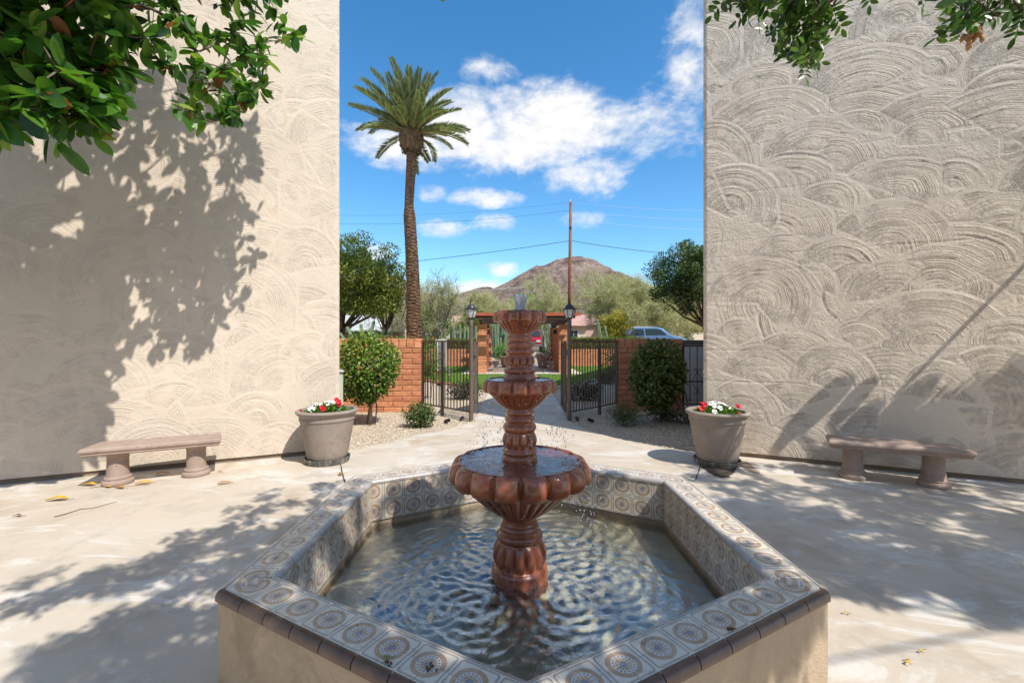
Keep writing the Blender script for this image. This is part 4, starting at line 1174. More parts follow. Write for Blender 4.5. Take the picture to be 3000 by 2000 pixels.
pot((-2.31, 5.47), 4, 'pitted stone pot of petunias standing at the sunlit left wall corner', 'dry weathered saucer under the sunlit stone pot', 'white and red petunias in the sunlit pot by the cream wall',
    [(.03, -.2, .09), (.17, -.08, .13), (.10, .05, .15), (-.27, -.16, .03)], .4)
pot((2.52, 5.37), 8, 'pitted stone pot of petunias standing in leaf shade at the taupe wall corner', 'wet dripping saucer under the shaded stone pot', 'white and red petunias in the shaded pot by the taupe wall',
    [(-.23, -.1, .08), (-.17, -.02, .12), (.22, -.1, .10), (.17, -.2, .03)], 2.1)
# damp patch that has run out of the wet saucer
def mat_damp():
    m, t, b = newmat('damp_stain')
    setp(t, b, col=t.ramp(t.noise(t.pos(), 9, 5), [(.35, (.055, .042, .032)), (.65, (.13, .105, .085))]), rough=.22, spec=.5)
mat_damp()
def stain(name, ctr, pts, mat_, z):
    rg = np.random.default_rng(2)
    ring = smooth_curve([(*p, 0) for p in pts] + [(*pts[0], 0)], 6)[:-1]
    vs = [(p.x + rg.normal(0, .012), p.y + rg.normal(0, .008), z) for p in ring]
    link(name, mesh(name, vs, [tuple(range(len(vs)))]), mat_, paving)
gp = lambda a, b_: tuple(gd(a, b_))[:2]
stain('damp_patch', None, [gp(1608, 1072), gp(1640, 1092), gp(1668, 1096), gp(1690, 1080), gp(1696, 1064), gp(1660, 1058)], 'damp_stain', .0035)
simple('dried_stain', (.30, .235, .17), .8, var=.2, coord='pos', nscale=8)
stain('dried_patch', None, [gp(1694, 1060), gp(1712, 1078), gp(1745, 1088), gp(1738, 1078), gp(1722, 1064), gp(1708, 1058)], 'dried_stain', .003)

# ================================================================== brick walls
BRM = {}
def brick_mesh(l, h, d, seed):
    key = (round(l, 3), round(h, 3), round(d, 3), seed)
    if key not in BRM:
        rg = np.random.default_rng(seed * 7 + 1)
        nx = 5
        xs = np.linspace(-l / 2, l / 2, nx)
        vs = []; b_ = .009
        for yy in (-d / 2, d / 2):             # slumped faces: bulging, uneven edges
            sg = -1 if yy < 0 else 1
            for x in xs:
                e = b_ if abs(x) > l / 2 - 1e-6 else 0
                vs.append((x * (1 - .0), yy - sg * b_, -h / 2 + rg.normal(0, .0018)))
                vs.append((x - np.sign(x) * e, yy + sg * rg.normal(.0, .003), -h / 2 + b_ + rg.normal(0, .003)))
                vs.append((x - np.sign(x) * e, yy + sg * rg.normal(.003, .003), h / 2 - b_ + rg.normal(0, .003)))
                vs.append((x * (1 - .0), yy - sg * b_, h / 2 + rg.normal(0, .0018)))
        fs = []
        for s in range(2):
            o = s * nx * 4
            for i in range(nx - 1):
                for k in range(3):
                    q = (o + i * 4 + k, o + (i + 1) * 4 + k, o + (i + 1) * 4 + k + 1, o + i * 4 + k + 1)
                    fs.append(q if s == 0 else q[::-1])
        o = nx * 4
        for i in range(nx - 1):
            fs.append((i * 4 + 3, (i + 1) * 4 + 3, o + (i + 1) * 4 + 3, o + i * 4 + 3)); fs.append(((i + 1) * 4, i * 4, o + i * 4, o + (i + 1) * 4))
        for i, flip in ((0, True), (nx - 1, False)):
            q = [i * 4, o + i * 4, o + i * 4 + 1, o + i * 4 + 2, o + i * 4 + 3, i * 4 + 3, i * 4 + 2, i * 4 + 1]
            fs.append(tuple(q[::-1]) if flip else tuple(q))
        me = mesh('brick', vs, fs, False); me.materials.append(MATS['slump_brick']); BRM[key] = me
    return BRM[key]
def brick_wall(t, L, courses, ch, bl, d, soldier=0, name='brick', sw=.105, x0=0.0):
    """bricks along local x from x0 to x0+L, standing at local z=0"""
    j = .015
    MB().box((x0 + L / 2, 0, courses * ch / 2), (L - .016, d - .024, courses * ch - .004)).build('mortar', 'mortar', t)
    for c in range(courses):
        x = 0.0 - (bl / 2 if c % 2 else 0)
        while x < L - .02:
            a, b_ = max(x, 0), min(x + bl, L)
            if b_ - a > .05:
                link(name, brick_mesh(b_ - a - j, ch - j, d, random.randrange(4)), None, t, loc=(x0 + (a + b_) / 2, random.uniform(-.003, .003), (c + .5) * ch), rot=(0, random.uniform(-.003, .003), 0))
            x += bl
    if soldier:
        MB().box((x0 + L / 2, 0, courses * ch + soldier / 2 - .004), (L - .016, d - .024, soldier - .014)).build('mortar', 'mortar', t)
        n = max(1, round(L / sw)); sw2 = L / n
        for i in range(n):
            link(name, brick_mesh(soldier - .004, sw2 - j, d + .004, random.randrange(4)), None, t, loc=(x0 + (i + .5) * sw2, 0, courses * ch + soldier / 2), rot=(0, R(90), 0))
tL = thing('brick_wall', 'sunlit orange slump brick garden wall beside the left gate', 'wall', loc=(-1.95, 9.5, -.03), rz=math.pi)
brick_wall(tL, 3.3, 12, .116, .41, .2, .2, sw=.165)
tR = thing('brick_wall', 'shaded red slump brick garden wall beside the right gate', 'wall', loc=(2.32, 9.68, -.03))
brick_wall(tR, 1.42, 12, .116, .41, .2, .2, sw=.165)

# ================================================================== iron gates, posts, lanterns
simple('bronze_paint', (.13, .10, .082), .5, metal=.0, var=.12, nscale=8, spec=.5, dirt=.3, dirtcol=(.16, .12, .09))
simple('dark_iron', (.022, .02, .02), .5, var=.2)
def mat_frosted():
    m, t, b = newmat('frosted_glass')
    setp(t, b, col=(.78, .78, .76), rough=.45, trans=.25, spec=.5)
mat_frosted()
simple('cast_lantern', (.05, .047, .046), .42, metal=.3, var=.2, nscale=20)
def fence_panel(a, b_, label):
    a, b_ = Vector((*a, 0)), Vector((*b_, 0)); d = b_ - a; L = d.length
    t = thing('iron_fence', label, 'fence', loc=tuple(a), rz=math.atan2(d.y, d.x))
    MB().box((L / 2, 0, 1.505), (L + .06, .04, .03)).build('top_rail', 'bronze_paint', t)
    MB().box((L / 2, 0, .16), (L, .026, .026)).build('bottom_rail', 'bronze_paint', t)
    n = int(L / .094)
    me = MB().box((0, 0, .83), (.016, .016, 1.33)).mesh('bar')
    for i in range(1, n): link('bar', me, 'bronze_paint', t, loc=(i * L / n, 0, 0))
    MB().box((.02, 0, .82), (.035, .035, 1.36)).build('end_stile', 'bronze_paint', t)
    MB().box((.70, 0, .74), (.052, .052, 1.5)).build('post', 'bronze_paint', t)
    return t
fl = fence_panel((-1.93, 9.44), (-.80, 8.33), 'angled iron bar fence panel between the sunlit brick wall and lantern post')
fr_ = fence_panel((2.30, 9.55), (1.12, 8.33), 'angled iron bar fence panel between the shaded brick wall and lantern post')
MB().box((.70, -.06, .62), (.14, .05, .05), bev=.008).build('latch', 'dark_iron', fl)
def gate_leaf(x, y, ang, label):
    t = thing('gate_leaf', label, 'gate', loc=(x, y, 0), rz=ang)
    L = .88
    for z in (1.49, .16): MB().box((L / 2, 0, z), (L, .035, .035)).build('rail', 'bronze_paint', t)
    for xx in (.02, L - .02): MB().box((xx, 0, .82), (.045, .045, 1.35)).build('stile', 'bronze_paint', t)
    me = MB().box((0, 0, .825), (.016, .016, 1.3)).mesh('bar')
    for i in range(1, 9): link('bar', me, 'bronze_paint', t, loc=(i * L / 9, 0, 0))
    for z in (1.28, .42): MB().box((-.035, 0, z), (.06, .05, .11), bev=.006).build('hinge', 'bronze_paint', t)
gate_leaf(-.715, 8.40, R(90) + .03, 'iron gate leaf swung open behind the sunlit lantern post')
gate_leaf(1.03, 8.40, R(90) - .03, 'iron gate leaf swung open behind the shaded lantern post')
def lantern_post(x, y, label):
    t = thing('lantern_post', label, 'lamp post', loc=(x, y, 0))
    autosmooth(MB().lathe([(.041, -.03), (.041, 1.78), (.046, 1.782), (.046, 1.80), (.041, 1.803), (.041, 1.9), (.034, 1.91), (.03, 1.93)], 28).build('post', 'bronze_paint', t))
    l = MB().lathe([(.03, 1.915), (.05, 1.93), (.054, 1.94), (.05, 1.95)], 6).build('lantern_base', 'cast_lantern', t)
    # six tapering panes between ribs
    z0, z1, r0, r1 = 1.95, 2.105, .062, .110
    prof = [(r0 + (r1 - r0) * math.sin(s * math.pi / 2), z0 + (z1 - z0) * s) for s in np.linspace(0, 1, 6)]
    for k in range(6):
        vs = []
        for r_, z in prof:
            for a in (k * 60 + 4, k * 60 + 56): vs.append((r_ * .97 * math.cos(R(a)), r_ * .97 * math.sin(R(a)), z))
        link('pane', mesh('pane', vs, [(2 * i, 2 * i + 1, 2 * i + 3, 2 * i + 2) for i in range(5)], True), 'frosted_glass', t)
        MB().tube([(r_ * math.cos(R(k * 60)), r_ * math.sin(R(k * 60)), z) for r_, z in prof], .008, 6).build('rib', 'cast_lantern', t)
    MB().lathe([(.112, 2.10), (.127, 2.104), (.13, 2.118), (.112, 2.128), (.092, 2.135), (.08, 2.155), (.06, 2.185), (.035, 2.205), (.02, 2.235), (.012, 2.24), (.019, 2.252), (.012, 2.266), (.017, 2.28), (.012, 2.3), (.004, 2.335)], 6 * 3).build('cap', 'cast_lantern', t)
    MB().lathe([(.012, 1.95), (.022, 1.99), (.026, 2.02), (.012, 2.05)], 12).build('bulb', 'frosted_glass', t)
    return t
lantern_post(-.775, 8.30, 'brown lantern post with sunlit cap at the left side of the path')
lantern_post(1.09, 8.30, 'brown lantern post with dark cap at the shaded side of the path')
simple('window_dark', (.02, .02, .022), .15)
def spotlight(x, y, rz, label):
    t = thing('garden_spotlight', label, 'spotlight', loc=(x, y, -.02), rz=rz)
    MB().tube([(0, 0, -.02), (0, 0, .04)], .008, 8).build('stake', 'dark_iron', t)
    o = autosmooth(MB().lathe([(.0, -.07), (.02, -.07), (.03, -.055), (.032, .03), (.034, .05), (.03, .05), (.027, .035)], 20, cap=False).build('housing', 'dark_iron', t))
    o.location = (0, 0, .055); o.rotation_euler = (R(70), 0, 0)
    MB().lathe([(.0, .034), (.028, .034)], 16, cap=False).build('lens', 'window_dark', o)
spotlight(-1.2, 8.08, R(60), 'small black garden spotlight on sunlit gravel near the left shrub')
spotlight(1.47, 8.14, R(-60), 'small black garden spotlight on shaded gravel near the right shrub')
spotlight(-.96, 8.36, R(20), 'little black floodlight on gravel at the foot of the left lantern post')
spotlight(1.24, 8.32, R(-20), 'little black floodlight on gravel at the foot of the shaded lantern post')

# ================================================================== cabinets and the scrolled security gate
simple('green_enamel', (.42, .47, .38), .45, var=.06, nscale=4, dirt=.25, dirtcol=(.2, .2, .14))
def cabinet(x, y, rz, label):
    t = thing('utility_cabinet', label, 'cabinet', loc=(x, y, -.02), rz=rz)
    MB().box((0, 0, .53), (.34, .3, 1.05), bev=.012).build('body', 'green_enamel', t)
    MB().box((0, -.01, 1.072), (.37, .34, .03), bev=.01).build('lid', 'green_enamel', t)
    d = MB().box((0, -.158, .52), (.29, .014, .95), bev=.004).build('door', 'green_enamel', t)
    MB().box((.105, -.172, .58), (.02, .02, .07), bev=.003).build('latch', 'dark_iron', d)
    for z in (.2, .86): MB().box((.173, -.1, z), (.012, .05, .06)).build('hinge', 'dark_iron', t)
cabinet(-2.75, 6.62, math.atan2(UL.y, UL.x) + .0, 'pale green utility cabinet beside the round bush behind the sunlit corner')
cabinet(3.02, 6.45, math.atan2(UR.y, UR.x), 'pale green utility cabinet beside the shaded pot behind the taupe corner')
simple('grey_panel', (.52, .52, .53), .7, var=.08, nscale=3)
def security_gate():
    t = thing('security_gate', 'grey metal gate with scrollwork between shaded brick wall and building', 'gate', loc=(3.76, 9.62, 0))
    W = .95
    MB().box((W / 2, 0, 1.475), (W + .06, .07, .11), bev=.006).build('header', 'bronze_paint', t)
    for x in (0, W): MB().box((x, 0, .74), (.05, .05, 1.45)).build('stile', 'dark_iron', t)
    for z in (1.40, .62, .12): MB().box((W / 2, 0, z), (W, .025, .025)).build('rail', 'dark_iron', t)
    for i in range(1, 6): MB().box((i * W / 6, 0, .76), (.014, .014, 1.28)).build('bar', 'dark_iron', t)
    for cx in (W / 3, 2 * W / 3 + .0):
        for sg in (-1, 1):
            for zs in (1, -1):
                pts = [(cx + sg * .012, -.012, .62 + zs * .25)]
                for k in range(15):
                    a = k / 14 * 4.4
                    pts.append((cx + sg * (.05 + .035 * math.cos(math.pi - a) * (1 - k / 30)), -.012, .62 + zs * (.25 + .035 * math.sin(a) * (1 - k / 30))))
                MB().tube(pts, .006, 6).build('scroll', 'dark_iron', t)
                MB().tube([(cx, -.012, .62 + zs * .25), (cx + sg * .02, -.012, .62 + zs * .18), (cx + sg * .09, -.012, .62 + zs * .06), (cx + sg * .105, -.012, .62 + zs * .02)], .006, 6).build('scroll', 'dark_iron', t)
    bp = thing('panel_wall', 'grey painted wall panel seen through the scrolled gate', 'wall', loc=(3.6, 11.2, 0))
    MB().box((.9, 0, .72), (2.2, .1, 1.46), bev=.01).build('panel', 'grey_panel', bp)
    MB().box((.9, 0, 1.475), (2.26, .14, .05), bev=.01).build('coping', 'grey_panel', bp)
security_gate()

# ================================================================== pergola with brick piers
simple('roof_metal', (.42, .10, .05), .5, var=.12, nscale=5, coord='pos'); simple('dark_timber', (.075, .05, .038), .8, var=.2, nscale=9, bump=.3)
def pergola():
    t = thing('garden_pavilion', 'open garden pavilion with brick piers and flat red slatted roof', 'pavilion', loc=(0.5, 20.3, .035))
    zt = 2.22; ch = .108
    for sx in (-1, 1):
        xc = sx * 1.91
        for yc in (0.2, 4.9):
            n = 21
            for c in range(n):
                me = brick_mesh(.43, ch - .010, .43, random.randrange(4))
                link('pier_brick', me, None, t, loc=(xc, yc, (c + .5) * ch), rot=(0, 0, R(90) if c % 2 else 0))
            MB().box((xc, yc, n * ch / 2), (.38, .38, n * ch)).build('pier_core', 'mortar', t)
            MB().box((xc, yc, n * ch + .05), (.2, .3, .1)).build('cap_block', 'dark_timber', t)
        # open brick screen between the piers: every other brick left out
        nb = 9; dy = (4.68 - .42) / nb
        for c in range(20):
            for k in range(nb):
                if (k + c) % 2 == 0 or c in (0, 19):
                    link('screen_brick', brick_mesh(dy * 1.12, ch - .008, .2, random.randrange(4)), None, t, loc=(xc, .42 + (k + .5) * dy, (c + .5) * ch), rot=(0, 0, R(90)))
        MB().box((xc, 2.6, 2.42), (.14, 6.6, .22), bev=.01).build('beam', 'dark_timber', t)
        MB().box((xc * .86, 1.5, 1.95), (.16, .12, .22), bev=.01).build('wall_light', 'dark_iron', t)
    for k in range(7): MB().box((0.1, -.55 + k * 1.05, 2.57), (4.5, .07, .1)).build('joist', 'dark_timber', t)
    # open roof of red boards with gaps between them
    me = MB().box((0, 0, 0), (4.8, .15, .035), bev=.005).mesh('roof_slat')
    for k in range(25): link('roof_slat', me, 'roof_metal', t, loc=(.1, -.9 + k * .3, 2.66 + random.uniform(-.004, .004)))
    MB().box((.1, -1.02, 2.67), (4.86, .03, .13)).build('fascia', 'roof_metal', t)
    return t
pergola()
def pav_bench(x, y, rz, label):
    t = thing('garden_bench', label, 'bench', loc=(x, y, .035), rz=rz)
    MB().box((0, 0, .44), (1.2, .38, .07), bev=.015).build('seat', 'bench_stone', t)
    for sx in (-1, 1):
        pr = [(-.15, 0), (.15, 0), (.13, .05), (.08, .1), (.07, .22), (.11, .36), (.15, .405), (-.15, .405), (-.11, .36), (-.07, .22), (-.08, .1), (-.13, .05)]
        vs = [(sx * .42 - .06, y_, z_) for y_, z_ in pr] + [(sx * .42 + .06, y_, z_) for y_, z_ in pr]
        n = len(pr)
        MB().add(vs, [tuple(range(n - 1, -1, -1)), tuple(range(n, 2 * n))] + [(i, (i + 1) % n, n + (i + 1) % n, n + i) for i in range(n)]).build('leg', 'bench_stone', t)
pav_bench(-.82, 22.1, R(90), 'small stone bench inside the pavilion along its left screen')
pav_bench(1.95, 22.1, R(90), 'small stone bench inside the pavilion along its right screen')
def far_pot(x, y, s, label, flabel):
    t = thing('garden_pot', label, 'plant pot', loc=(x, y, .035))
    autosmooth(MB().lathe([(.22 * s, 0), (.26 * s, .05), (.34 * s, .45 * s), (.38 * s, .62 * s), (.43 * s, .68 * s), (.44 * s, .74 * s), (.4 * s, .76 * s), (.37 * s, .7 * s), (0, .7 * s)], 40, cap=False).build('pot_wall', 'bench_stone', t))
    f = thing('potted_plant', flabel, 'plant', loc=(x, y, .7 * s))
    n = 500; P = rsphere(n) * RNG.random((n, 1)) ** .5 * [.4 * s, .4 * s, .28 * s] + [0, 0, .12]
    link('leaves', leaf_mesh('leaves', P, unit(rsphere(n) + [0, 0, .7]), rsphere(n), .07, .04), 'petunia_leaves', f)
    P = rsphere(70) * [.4 * s, .4 * s, .25 * s] + [0, 0, .15]
    link('blooms', leaf_mesh('blooms', P, rsphere(70), rsphere(70), .06, .06), 'petal_white', f)
far_pot(-.35, 24.6, .85, 'brown stone pot beside the bench inside the pavilion', 'white flowers in the pot by the left pavilion bench')
far_pot(1.72, 24.2, 1.0, 'big pale stone pot standing by the right pavilion screen', 'leafy plant with white flowers in the big pale pot')
# low brick walls at the back of the garden
t1 = thing('low_brick_wall', 'low orange brick wall behind the lawn left of the pavilion', 'wall', loc=(-6.2, 26.8, 0.0))
brick_wall(t1, 4.0, 8, .105, .41, .2, .19, sw=.11)
t2 = thing('low_brick_wall', 'low orange brick wall behind the lawn right of the pavilion', 'wall', loc=(2.95, 26.8, 0.0))
brick_wall(t2, 5.2, 8, .105, .41, .2, .19, sw=.11)
def grey_box():
    t = thing('meter_box', 'grey electrical meter box standing behind the left gate bars', 'meter box', loc=(-3.4, 20.9, 0))
    MB().box((0, 0, .85), (.5, .35, 1.5), bev=.02).build('body', 'grey_panel', t)
    MB().box((0, -.185, .9), (.42, .02, 1.2), bev=.005).build('door', 'grey_panel', t)
grey_box()
def path_light(x, y):
    t = thing('path_light', 'small metal path light standing on the lawn edge behind the gate', 'light', loc=(x, y, 0))
    MB().tube([(0, 0, 0), (0, 0, .42)], .012, 8).build('stem', 'cast_lantern', t)
    MB().lathe([(.09, .40), (.085, .42), (.03, .5), (.008, .53)], 16).build('hood', 'cast_lantern', t)
    MB().lathe([(.03, .3), (.035, .39)], 12).build('lens', 'frosted_glass', t)
path_light(-2.25, 15.6)
# ================================================================== vegetation helpers
def seg_mesh(name, P0, P1, R0, R1, n=5):
    P0, P1 = np.asarray(P0, float), np.asarray(P1, float); m_ = len(P0)
    d = unit(P1 - P0); a = np.cross(d, np.where(np.abs(d[:, 2:3]) > .9, [[1., 0, 0]], [[0, 0, 1.]])); a = unit(a); b_ = np.cross(d, a)
    th = np.linspace(0, 2 * math.pi, n, endpoint=False)
    ring = a[:, None] * np.cos(th)[None, :, None] + b_[:, None] * np.sin(th)[None, :, None]
    V = np.concatenate([P0[:, None] + ring * np.asarray(R0)[:, None, None], P1[:, None] + ring * np.asarray(R1)[:, None, None]], 1)
    i = np.arange(n); j = (i + 1) % n
    F = np.stack([i, j, n + j, n + i], -1)
    F = (F[None] + (np.arange(m_) * 2 * n)[:, None, None]).reshape(-1, 4)
    return fastmesh(name, V.reshape(-1, 3), F)
def bark(name, a, b_, sc=14):
    m, t, bs = newmat(name)
    p = t.obj()
    c = t.ramp(t.noise(t.vm('MULTIPLY', p, (1, 1, .3)), sc, 6, .65), [(.3, a), (.7, b_)])
    setp(t, bs, col=c, rough=.9, spec=.2, nrm=t.bump(t.noise(t.vm('MULTIPLY', p, (1, 1, .25)), sc * 3, 4), .6, .02))
bark('grey_bark', (.12, .095, .07), (.24, .2, .155)); bark('brown_bark', (.07, .045, .03), (.15, .1, .07)); bark('green_bark', (.20, .19, .12), (.36, .34, .25))
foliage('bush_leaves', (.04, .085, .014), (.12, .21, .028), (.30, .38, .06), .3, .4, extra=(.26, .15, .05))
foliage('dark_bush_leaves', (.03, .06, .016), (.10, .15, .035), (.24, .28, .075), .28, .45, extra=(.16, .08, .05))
foliage('shrub_leaves', (.035, .065, .015), (.085, .14, .03), (.17, .22, .06), .28, .55)
foliage('dark_shrub', (.014, .025, .01), (.03, .05, .018), (.06, .08, .03), .2, .6)
foliage('ficus_leaves', (.015, .055, .008), (.06, .17, .018), (.21, .38, .045), .38, .36, extra=(.30, .12, .04), spec=.45)
foliage('laurel_leaves', (.02, .055, .01), (.06, .125, .02), (.13, .22, .04), .32, .36, spec=.45)
foliage('evergreen', (.04, .075, .012), (.23, .26, .04), (.50, .48, .11), .3, .6)
foliage('dark_evergreen', (.02, .045, .012), (.06, .10, .02), (.15, .19, .045), .25, .6)
foliage('paloverde_twigs', (.26, .245, .11), (.48, .455, .22), (.64, .59, .35), .25, .7)
foliage('hedge_leaves', (.06, .10, .012), (.16, .22, .03), (.34, .37, .06), .35, .55)
foliage('yellow_leaves', (.12, .16, .02), (.34, .30, .04), (.55, .38, .05), .35, .6)
foliage('bright_leaves', (.05, .13, .012), (.12, .28, .025), (.25, .44, .05), .35, .55)
foliage('orange_leaves', (.10, .13, .02), (.30, .26, .04), (.52, .30, .05), .35, .6)
foliage('pale_twigs', (.22, .16, .13), (.38, .30, .25), (.52, .43, .38), .2, .8)
foliage('red_blooms', (.35, .03, .01), (.55, .06, .015), (.68, .12, .03), .3, .6)
foliage('palm_green', (.07, .10, .04), (.20, .245, .11), (.44, .46, .25), .25, .42)

def lumpy(d, seed, k=7, amp=.22):
    rg = np.random.default_rng(seed); s = np.zeros(len(d))
    for _ in range(k):
        c = unit(rg.normal(size=3)); s += np.exp(-((1 - d @ c) / .18)) * rg.uniform(-1, 1)
    return 1 + amp * s
def bush(name, label, cat, c, rad, n, L, mat_, seed, stems, group=None, shell=.72, bark_='grey_bark', Wr=.62, shape='oval', droop=.2):
    t = thing(name, label, cat, loc=(c[0], c[1], 0), group=group)
    rg = np.random.default_rng(seed)
    d = unit(rg.normal(size=(n, 3)))
    rr = (shell + (1 - shell) * rg.random(n)) * lumpy(d, seed)
    stray = rg.random(n) < .06; rr[stray] *= 1.1
    deep = rg.random(n) < .3; rr[deep] *= rg.uniform(.45, .9, deep.sum())
    P = d * rr[:, None] * np.array(rad) + [0, 0, c[2]]
    P[:, 2] = np.maximum(P[:, 2], .01)
    D = unit(d * .8 + rg.normal(0, .6, (n, 3)) + [0, 0, -droop])
    N_ = unit(d + rg.normal(0, .45, (n, 3)) + [0, 0, .35])
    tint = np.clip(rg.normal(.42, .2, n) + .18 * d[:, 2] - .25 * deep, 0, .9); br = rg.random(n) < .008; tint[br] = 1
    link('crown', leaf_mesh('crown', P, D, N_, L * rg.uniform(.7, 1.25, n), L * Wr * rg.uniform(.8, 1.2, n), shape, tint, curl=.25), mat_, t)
    mb = MB()
    for a, b_, r0, r1 in stems:
        a, b_ = Vector(a), Vector(b_); m1 = a.lerp(b_, .5) + Vector((rg.normal(0, .02), rg.normal(0, .02), 0))
        mb.tube([a, m1, b_], [r0, (r0 + r1) / 2, r1], 8)
    nb = 36; dd = unit(rg.normal(size=(nb, 3))); base = Vector(stems[0][1]) if stems else Vector((0, 0, c[2]))
    for q in dd:
        tip = Vector(q * np.array(rad) * .85) + Vector((0, 0, c[2]))
        if tip.z > .03: mb.tube([base, base.lerp(tip, .5) + Vector((0, 0, .03)), tip], [.009, .006, .003], 5)
    mb.build('stems', bark_, t, smooth=True)
    return t
# the two clipped bushes in front of the brick walls
bush('round_bush', 'clipped round green bush on a stem in front of the sunlit brick wall', 'bush', (-2.62, 7.95, .97), (.60, .50, .70), 5200, .062, 'bush_leaves', 21,
     [((.06, -.06, 0), (.03, 0, .75), .028, .022), ((.13, -.02, 0), (.1, .02, .6), .015, .013), ((-.03, .02, 0), (0, .02, .7), .02, .015)])
tb = bush('leaning_bush', 'dark leaning bush with bare stems in front of the shaded brick wall', 'bush', (2.62, 7.95, .90), (.47, .42, .64), 4200, .07, 'dark_bush_leaves', 22,
     [((.60, -.05, 0), (.25, 0, .85), .026, .018), ((.55, -.02, .0), (.30, .05, .6), .02, .014), ((.62, .0, 0), (.36, 0, 1.05), .018, .012), ((.5, .03, 0), (.0, 0, .45), .014, .01)])
bush('low_shrub', 'low leafy green shrub on sunlit gravel beside the left fence', 'shrub', (-1.62, 7.75, .20), (.31, .27, .23), 1500, .045, 'shrub_leaves', 23, [((0, 0, 0), (0, 0, .15), .012, .01)], Wr=.5, shell=.5)
bush('low_shrub', 'low wispy shrub on shaded gravel beside the right fence', 'shrub', (2.02, 7.85, .19), (.33, .28, .22), 1500, .06, 'shrub_leaves', 24, [((0, 0, 0), (0, 0, .15), .012, .01)], Wr=.16, shell=.4, shape='kite')
bush('dark_shrub', 'dark shrub on gravel behind the left fence bars', 'shrub', (-1.25, 11.5, .22), (.48, .36, .28), 1300, .05, 'dark_shrub', 25, [((0, 0, 0), (0, 0, .15), .012, .01)], shell=.5)
bush('dark_shrub', 'dark shrub on shaded gravel behind the right fence bars', 'shrub', (1.9, 11.3, .22), (.55, .36, .30), 1400, .05, 'dark_shrub', 26, [((0, 0, 0), (0, 0, .15), .012, .01)], shell=.5)
bush('dark_shrub', 'small dark shrub beside the pale lawn edging', 'shrub', (3.4, 15.6, .2), (.5, .4, .26), 900, .05, 'dark_shrub', 27, [((0, 0, 0), (0, 0, .15), .012, .01)], shell=.5)
bush('sprawling_shrub', 'twiggy shrub with dead leaves under the leaning bush', 'shrub', (2.95, 8.3, .12), (.5, .3, .16), 420, .05, 'dark_bush_leaves', 28, [((0, 0, 0), (0, 0, .1), .01, .008)], shell=.3)
# flowering climber behind the left fence and a leafy one behind the right fence
def flowering(label, c, rad, n, seed, blooms):
    t = bush('flowering_shrub', label, 'shrub', c, rad, n, .055, 'bright_leaves', seed, [((0, 0, 0), (0, 0, .6), .016, .012), ((.1, 0, 0), (.15, 0, .5), .012, .01)], shell=.45, Wr=.45)
    if blooms:
        rg = np.random.default_rng(seed); d = unit(rg.normal(size=(blooms, 3))); d[:, 1] = -np.abs(d[:, 1])
        P = d * np.array(rad) * .98 + [0, 0, c[2]]; P[:, 2] += .1
        link('blooms', leaf_mesh('blooms', P, unit(d + rg.normal(0, .5, d.shape)), unit(rg.normal(size=d.shape)), .05, .03), 'red_blooms', t)
flowering('tall shrub with orange red flowers behind the left fence', (-2.25, 11.6, .95), (.46, .4, .62), 1700, 31, 170)
flowering('leafy shrub hanging over the right fence behind the shaded wall', (2.95, 12.2, .95), (.52, .4, .55), 1500, 32, 18)
bush('flowering_shrub', 'red flowering groundcover seen over the sunlit brick wall', 'shrub', (-4.6, 18.4, 1.3), (1.1, .5, .42), 1500, .07, 'bright_leaves', 33, [((0, 0, 0), (0, 0, 1.0), .03, .02)], shell=.4)
P = rsphere(130) * [1.1, .5, .4] + [0, 0, 1.36]
link('red_flowers', leaf_mesh('red_flowers', P, rsphere(130), rsphere(130), .07, .05), 'red_blooms', loc=(-4.6, 18.2, 0)); o = bpy.data.objects['red_flowers']
tag(o, 'scarlet blossoms over the groundcover at the palm foot', 'flowers', kind='stuff')

